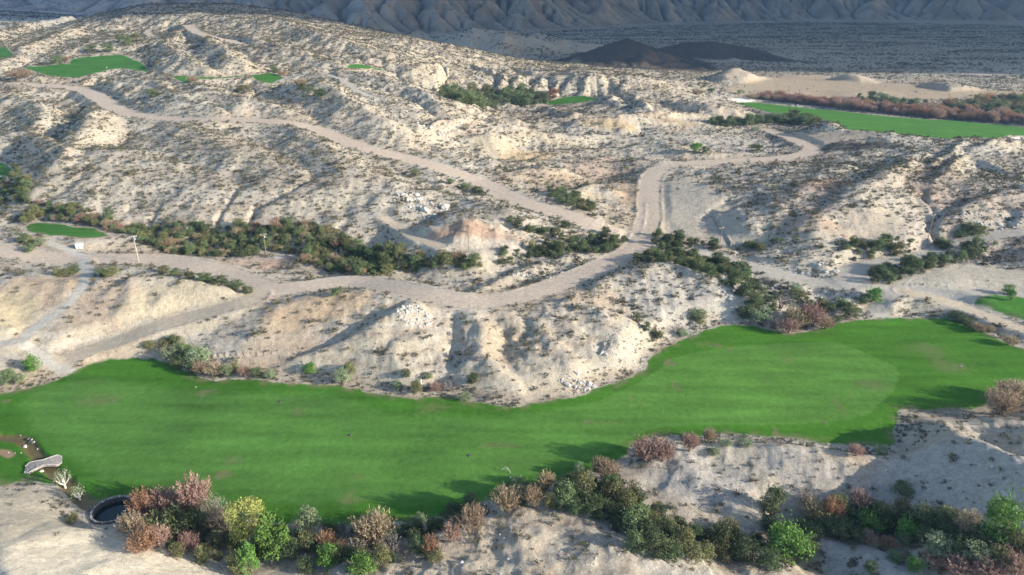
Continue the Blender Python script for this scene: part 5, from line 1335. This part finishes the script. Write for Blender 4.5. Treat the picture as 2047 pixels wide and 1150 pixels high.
# sprinkler and valve lids on the turf
for u, v, lab_ in ((1020,946,'sprinkler throwing a small white spray on the lower fairway'),):
    x, y, z = cast(H, u, v); e = empty('sprinkler', (x, y, z), 0, lab_, 'sprinkler')
    V, F = [], []; tube_path(V, F, [(0,0,0),(0,0,.35)], .06, .06, 8); raw_mesh('riser', V, F, M_STEEL, e)
    r = np.random.default_rng(8); t = r.random(260); a = r.uniform(-.5, .5, 260) + 2.6; c = np.stack([t*2.0*np.cos(a), t*2.0*np.sin(a), .35 + 2.2*t - 2.4*t*t], 1)
    o = bpy.data.objects.new('spray', tris_mesh('spray', leaf_tris(r, c, rand_dirs(r, 260), .03), M_CER)); COL.objects.link(o); o.parent = e
for u, v, lab_ in ((1920,731,'round valve lid in a ring of bare sand on the right fairway'),(560,803,'dark valve lid on the upper mown turf'),(938,911,'dark valve lid on the lower middle of the fairway'),(700,870,'dark valve lid in the middle of the fairway')):
    x, y, z = cast(H, u, v); e = empty('valve_lid', (x, y, z), 0, lab_, 'valve lid')
    V, F = [], []; tube_path(V, F, [(0,0,-.05),(0,0,.10)], .42, .40, 16); raw_mesh('collar', V, F, M_STONEL if u > 1500 else M_STONED, e)
    V, F = [], []; tube_path(V, F, [(0,0,.10),(0,0,.14)], .30, .28, 16); raw_mesh('cover', V, F, M_STONED, e)
x, y, z = cast(H, 214, 141); e = empty('golf_flag', (x, y, z), 0, 'golf flag standing at the near edge of the high left green', 'flag')
V, F = [], []; tube_path(V, F, [(0,0,0),(0,0,2.4)], .04, .03, 6); raw_mesh('pole', V, F, M_WHITE, e)
V, F = [], []; box_vf(V, F, (.32,0,2.15), (.6,.03,.42)); raw_mesh('banner', V, F, M_WHITE, e)
# heaps of white broken rock
def rubble(u, v, ru, rv, n_, s, label):
    r = random.Random(int(u)); V, F = [], []
    cx, cy, cz = cast(H, u, v); d0 = math.hypot(cx, cy, CAMH-cz); ra = 1.15*ru*d0/FPX; x1, y1, _ = cast(H, u, v-rv); rb = max(math.hypot(x1-cx, y1-cy), ra*.25); n_ = int(n_*.75)
    P = [(cx + ra*math.sqrt(r.random())*math.cos(a)*1.0, cy + rb*math.sqrt(r.random())*math.sin(a)) for a in [r.uniform(0, 6.28) for _ in range(n_)]]
    Z = gh([p[0] for p in P], [p[1] for p in P])
    for (x, y), z in zip(P, Z):
        if blocked(x, y): continue
        q = .62*s*r.lognormvariate(0, .6)
        stone_vf(V, F, (x, y, z+q*.1), (q, q*r.uniform(.5,.9), q*r.uniform(.4,.8)), r)
    tag(raw_mesh('rubble', V, F, M_STONEL), label, 'rubble', kind='stuff')
rubble(828,632,30,20,320,.42,'heap of white broken rock on the slope below the dirt road')
rubble(1165,772,42,12,260,.40,'white broken rock spilled at the upper edge of the fairway')
rubble(1465,580,26,45,420,.36,'white loose rock down the nose of the middle hill')
rubble(855,415,40,14,260,.5,'white rock outcrop above the reddish mound')
rubble(1080,555,60,14,260,.4,'pale rubble along the bank above the dirt road')
rubble(820,392,22,10,120,.6,'white outcrop at the end of the faint track')
rubble(1630,540,70,14,300,.4,'pale rubble bank between the right roads')
rubble(880,262,40,8,140,.7,'white outcrop in the hill gully')
rubble(1980,440,60,14,240,.6,'pale boulders on the right slope')
rubble(1650,212,70,5,260,.9,'white rocks behind the tamarisk row')
rubble(1250,700,60,40,300,.28,'small stones on the slope above the fairway')
rubble(1690,575,160,16,420,.3,'loose stones beside the right dirt road')
rubble(1920,1010,110,70,420,.16,'small stones on the near right slope')
rubble(1050,1095,200,40,500,.13,'small stones on the near sandy slope')

# ------------------------------------------------------------------ haze
V, F = [], []; box_vf(V, F, (0, 1700, 176), (8400, 4400, 376)); hz = raw_mesh('haze', V, F, None)
m = bpy.data.materials.new('haze_air'); m.use_nodes = True; N = m.node_tree.nodes; L = m.node_tree.links
N.remove(N['Principled BSDF']); pvn = N.new('ShaderNodeVolumePrincipled'); pvn.inputs['Color'].default_value = (.28,.55,1,1); pvn.inputs['Density'].default_value = .00010
pvn.inputs['Anisotropy'].default_value = .2
L.new(pvn.outputs[0], N['Material Output'].inputs['Volume']); hz.data.materials.append(m); tag(hz, 'thin bluish air over the whole valley', 'haze', kind='stuff')
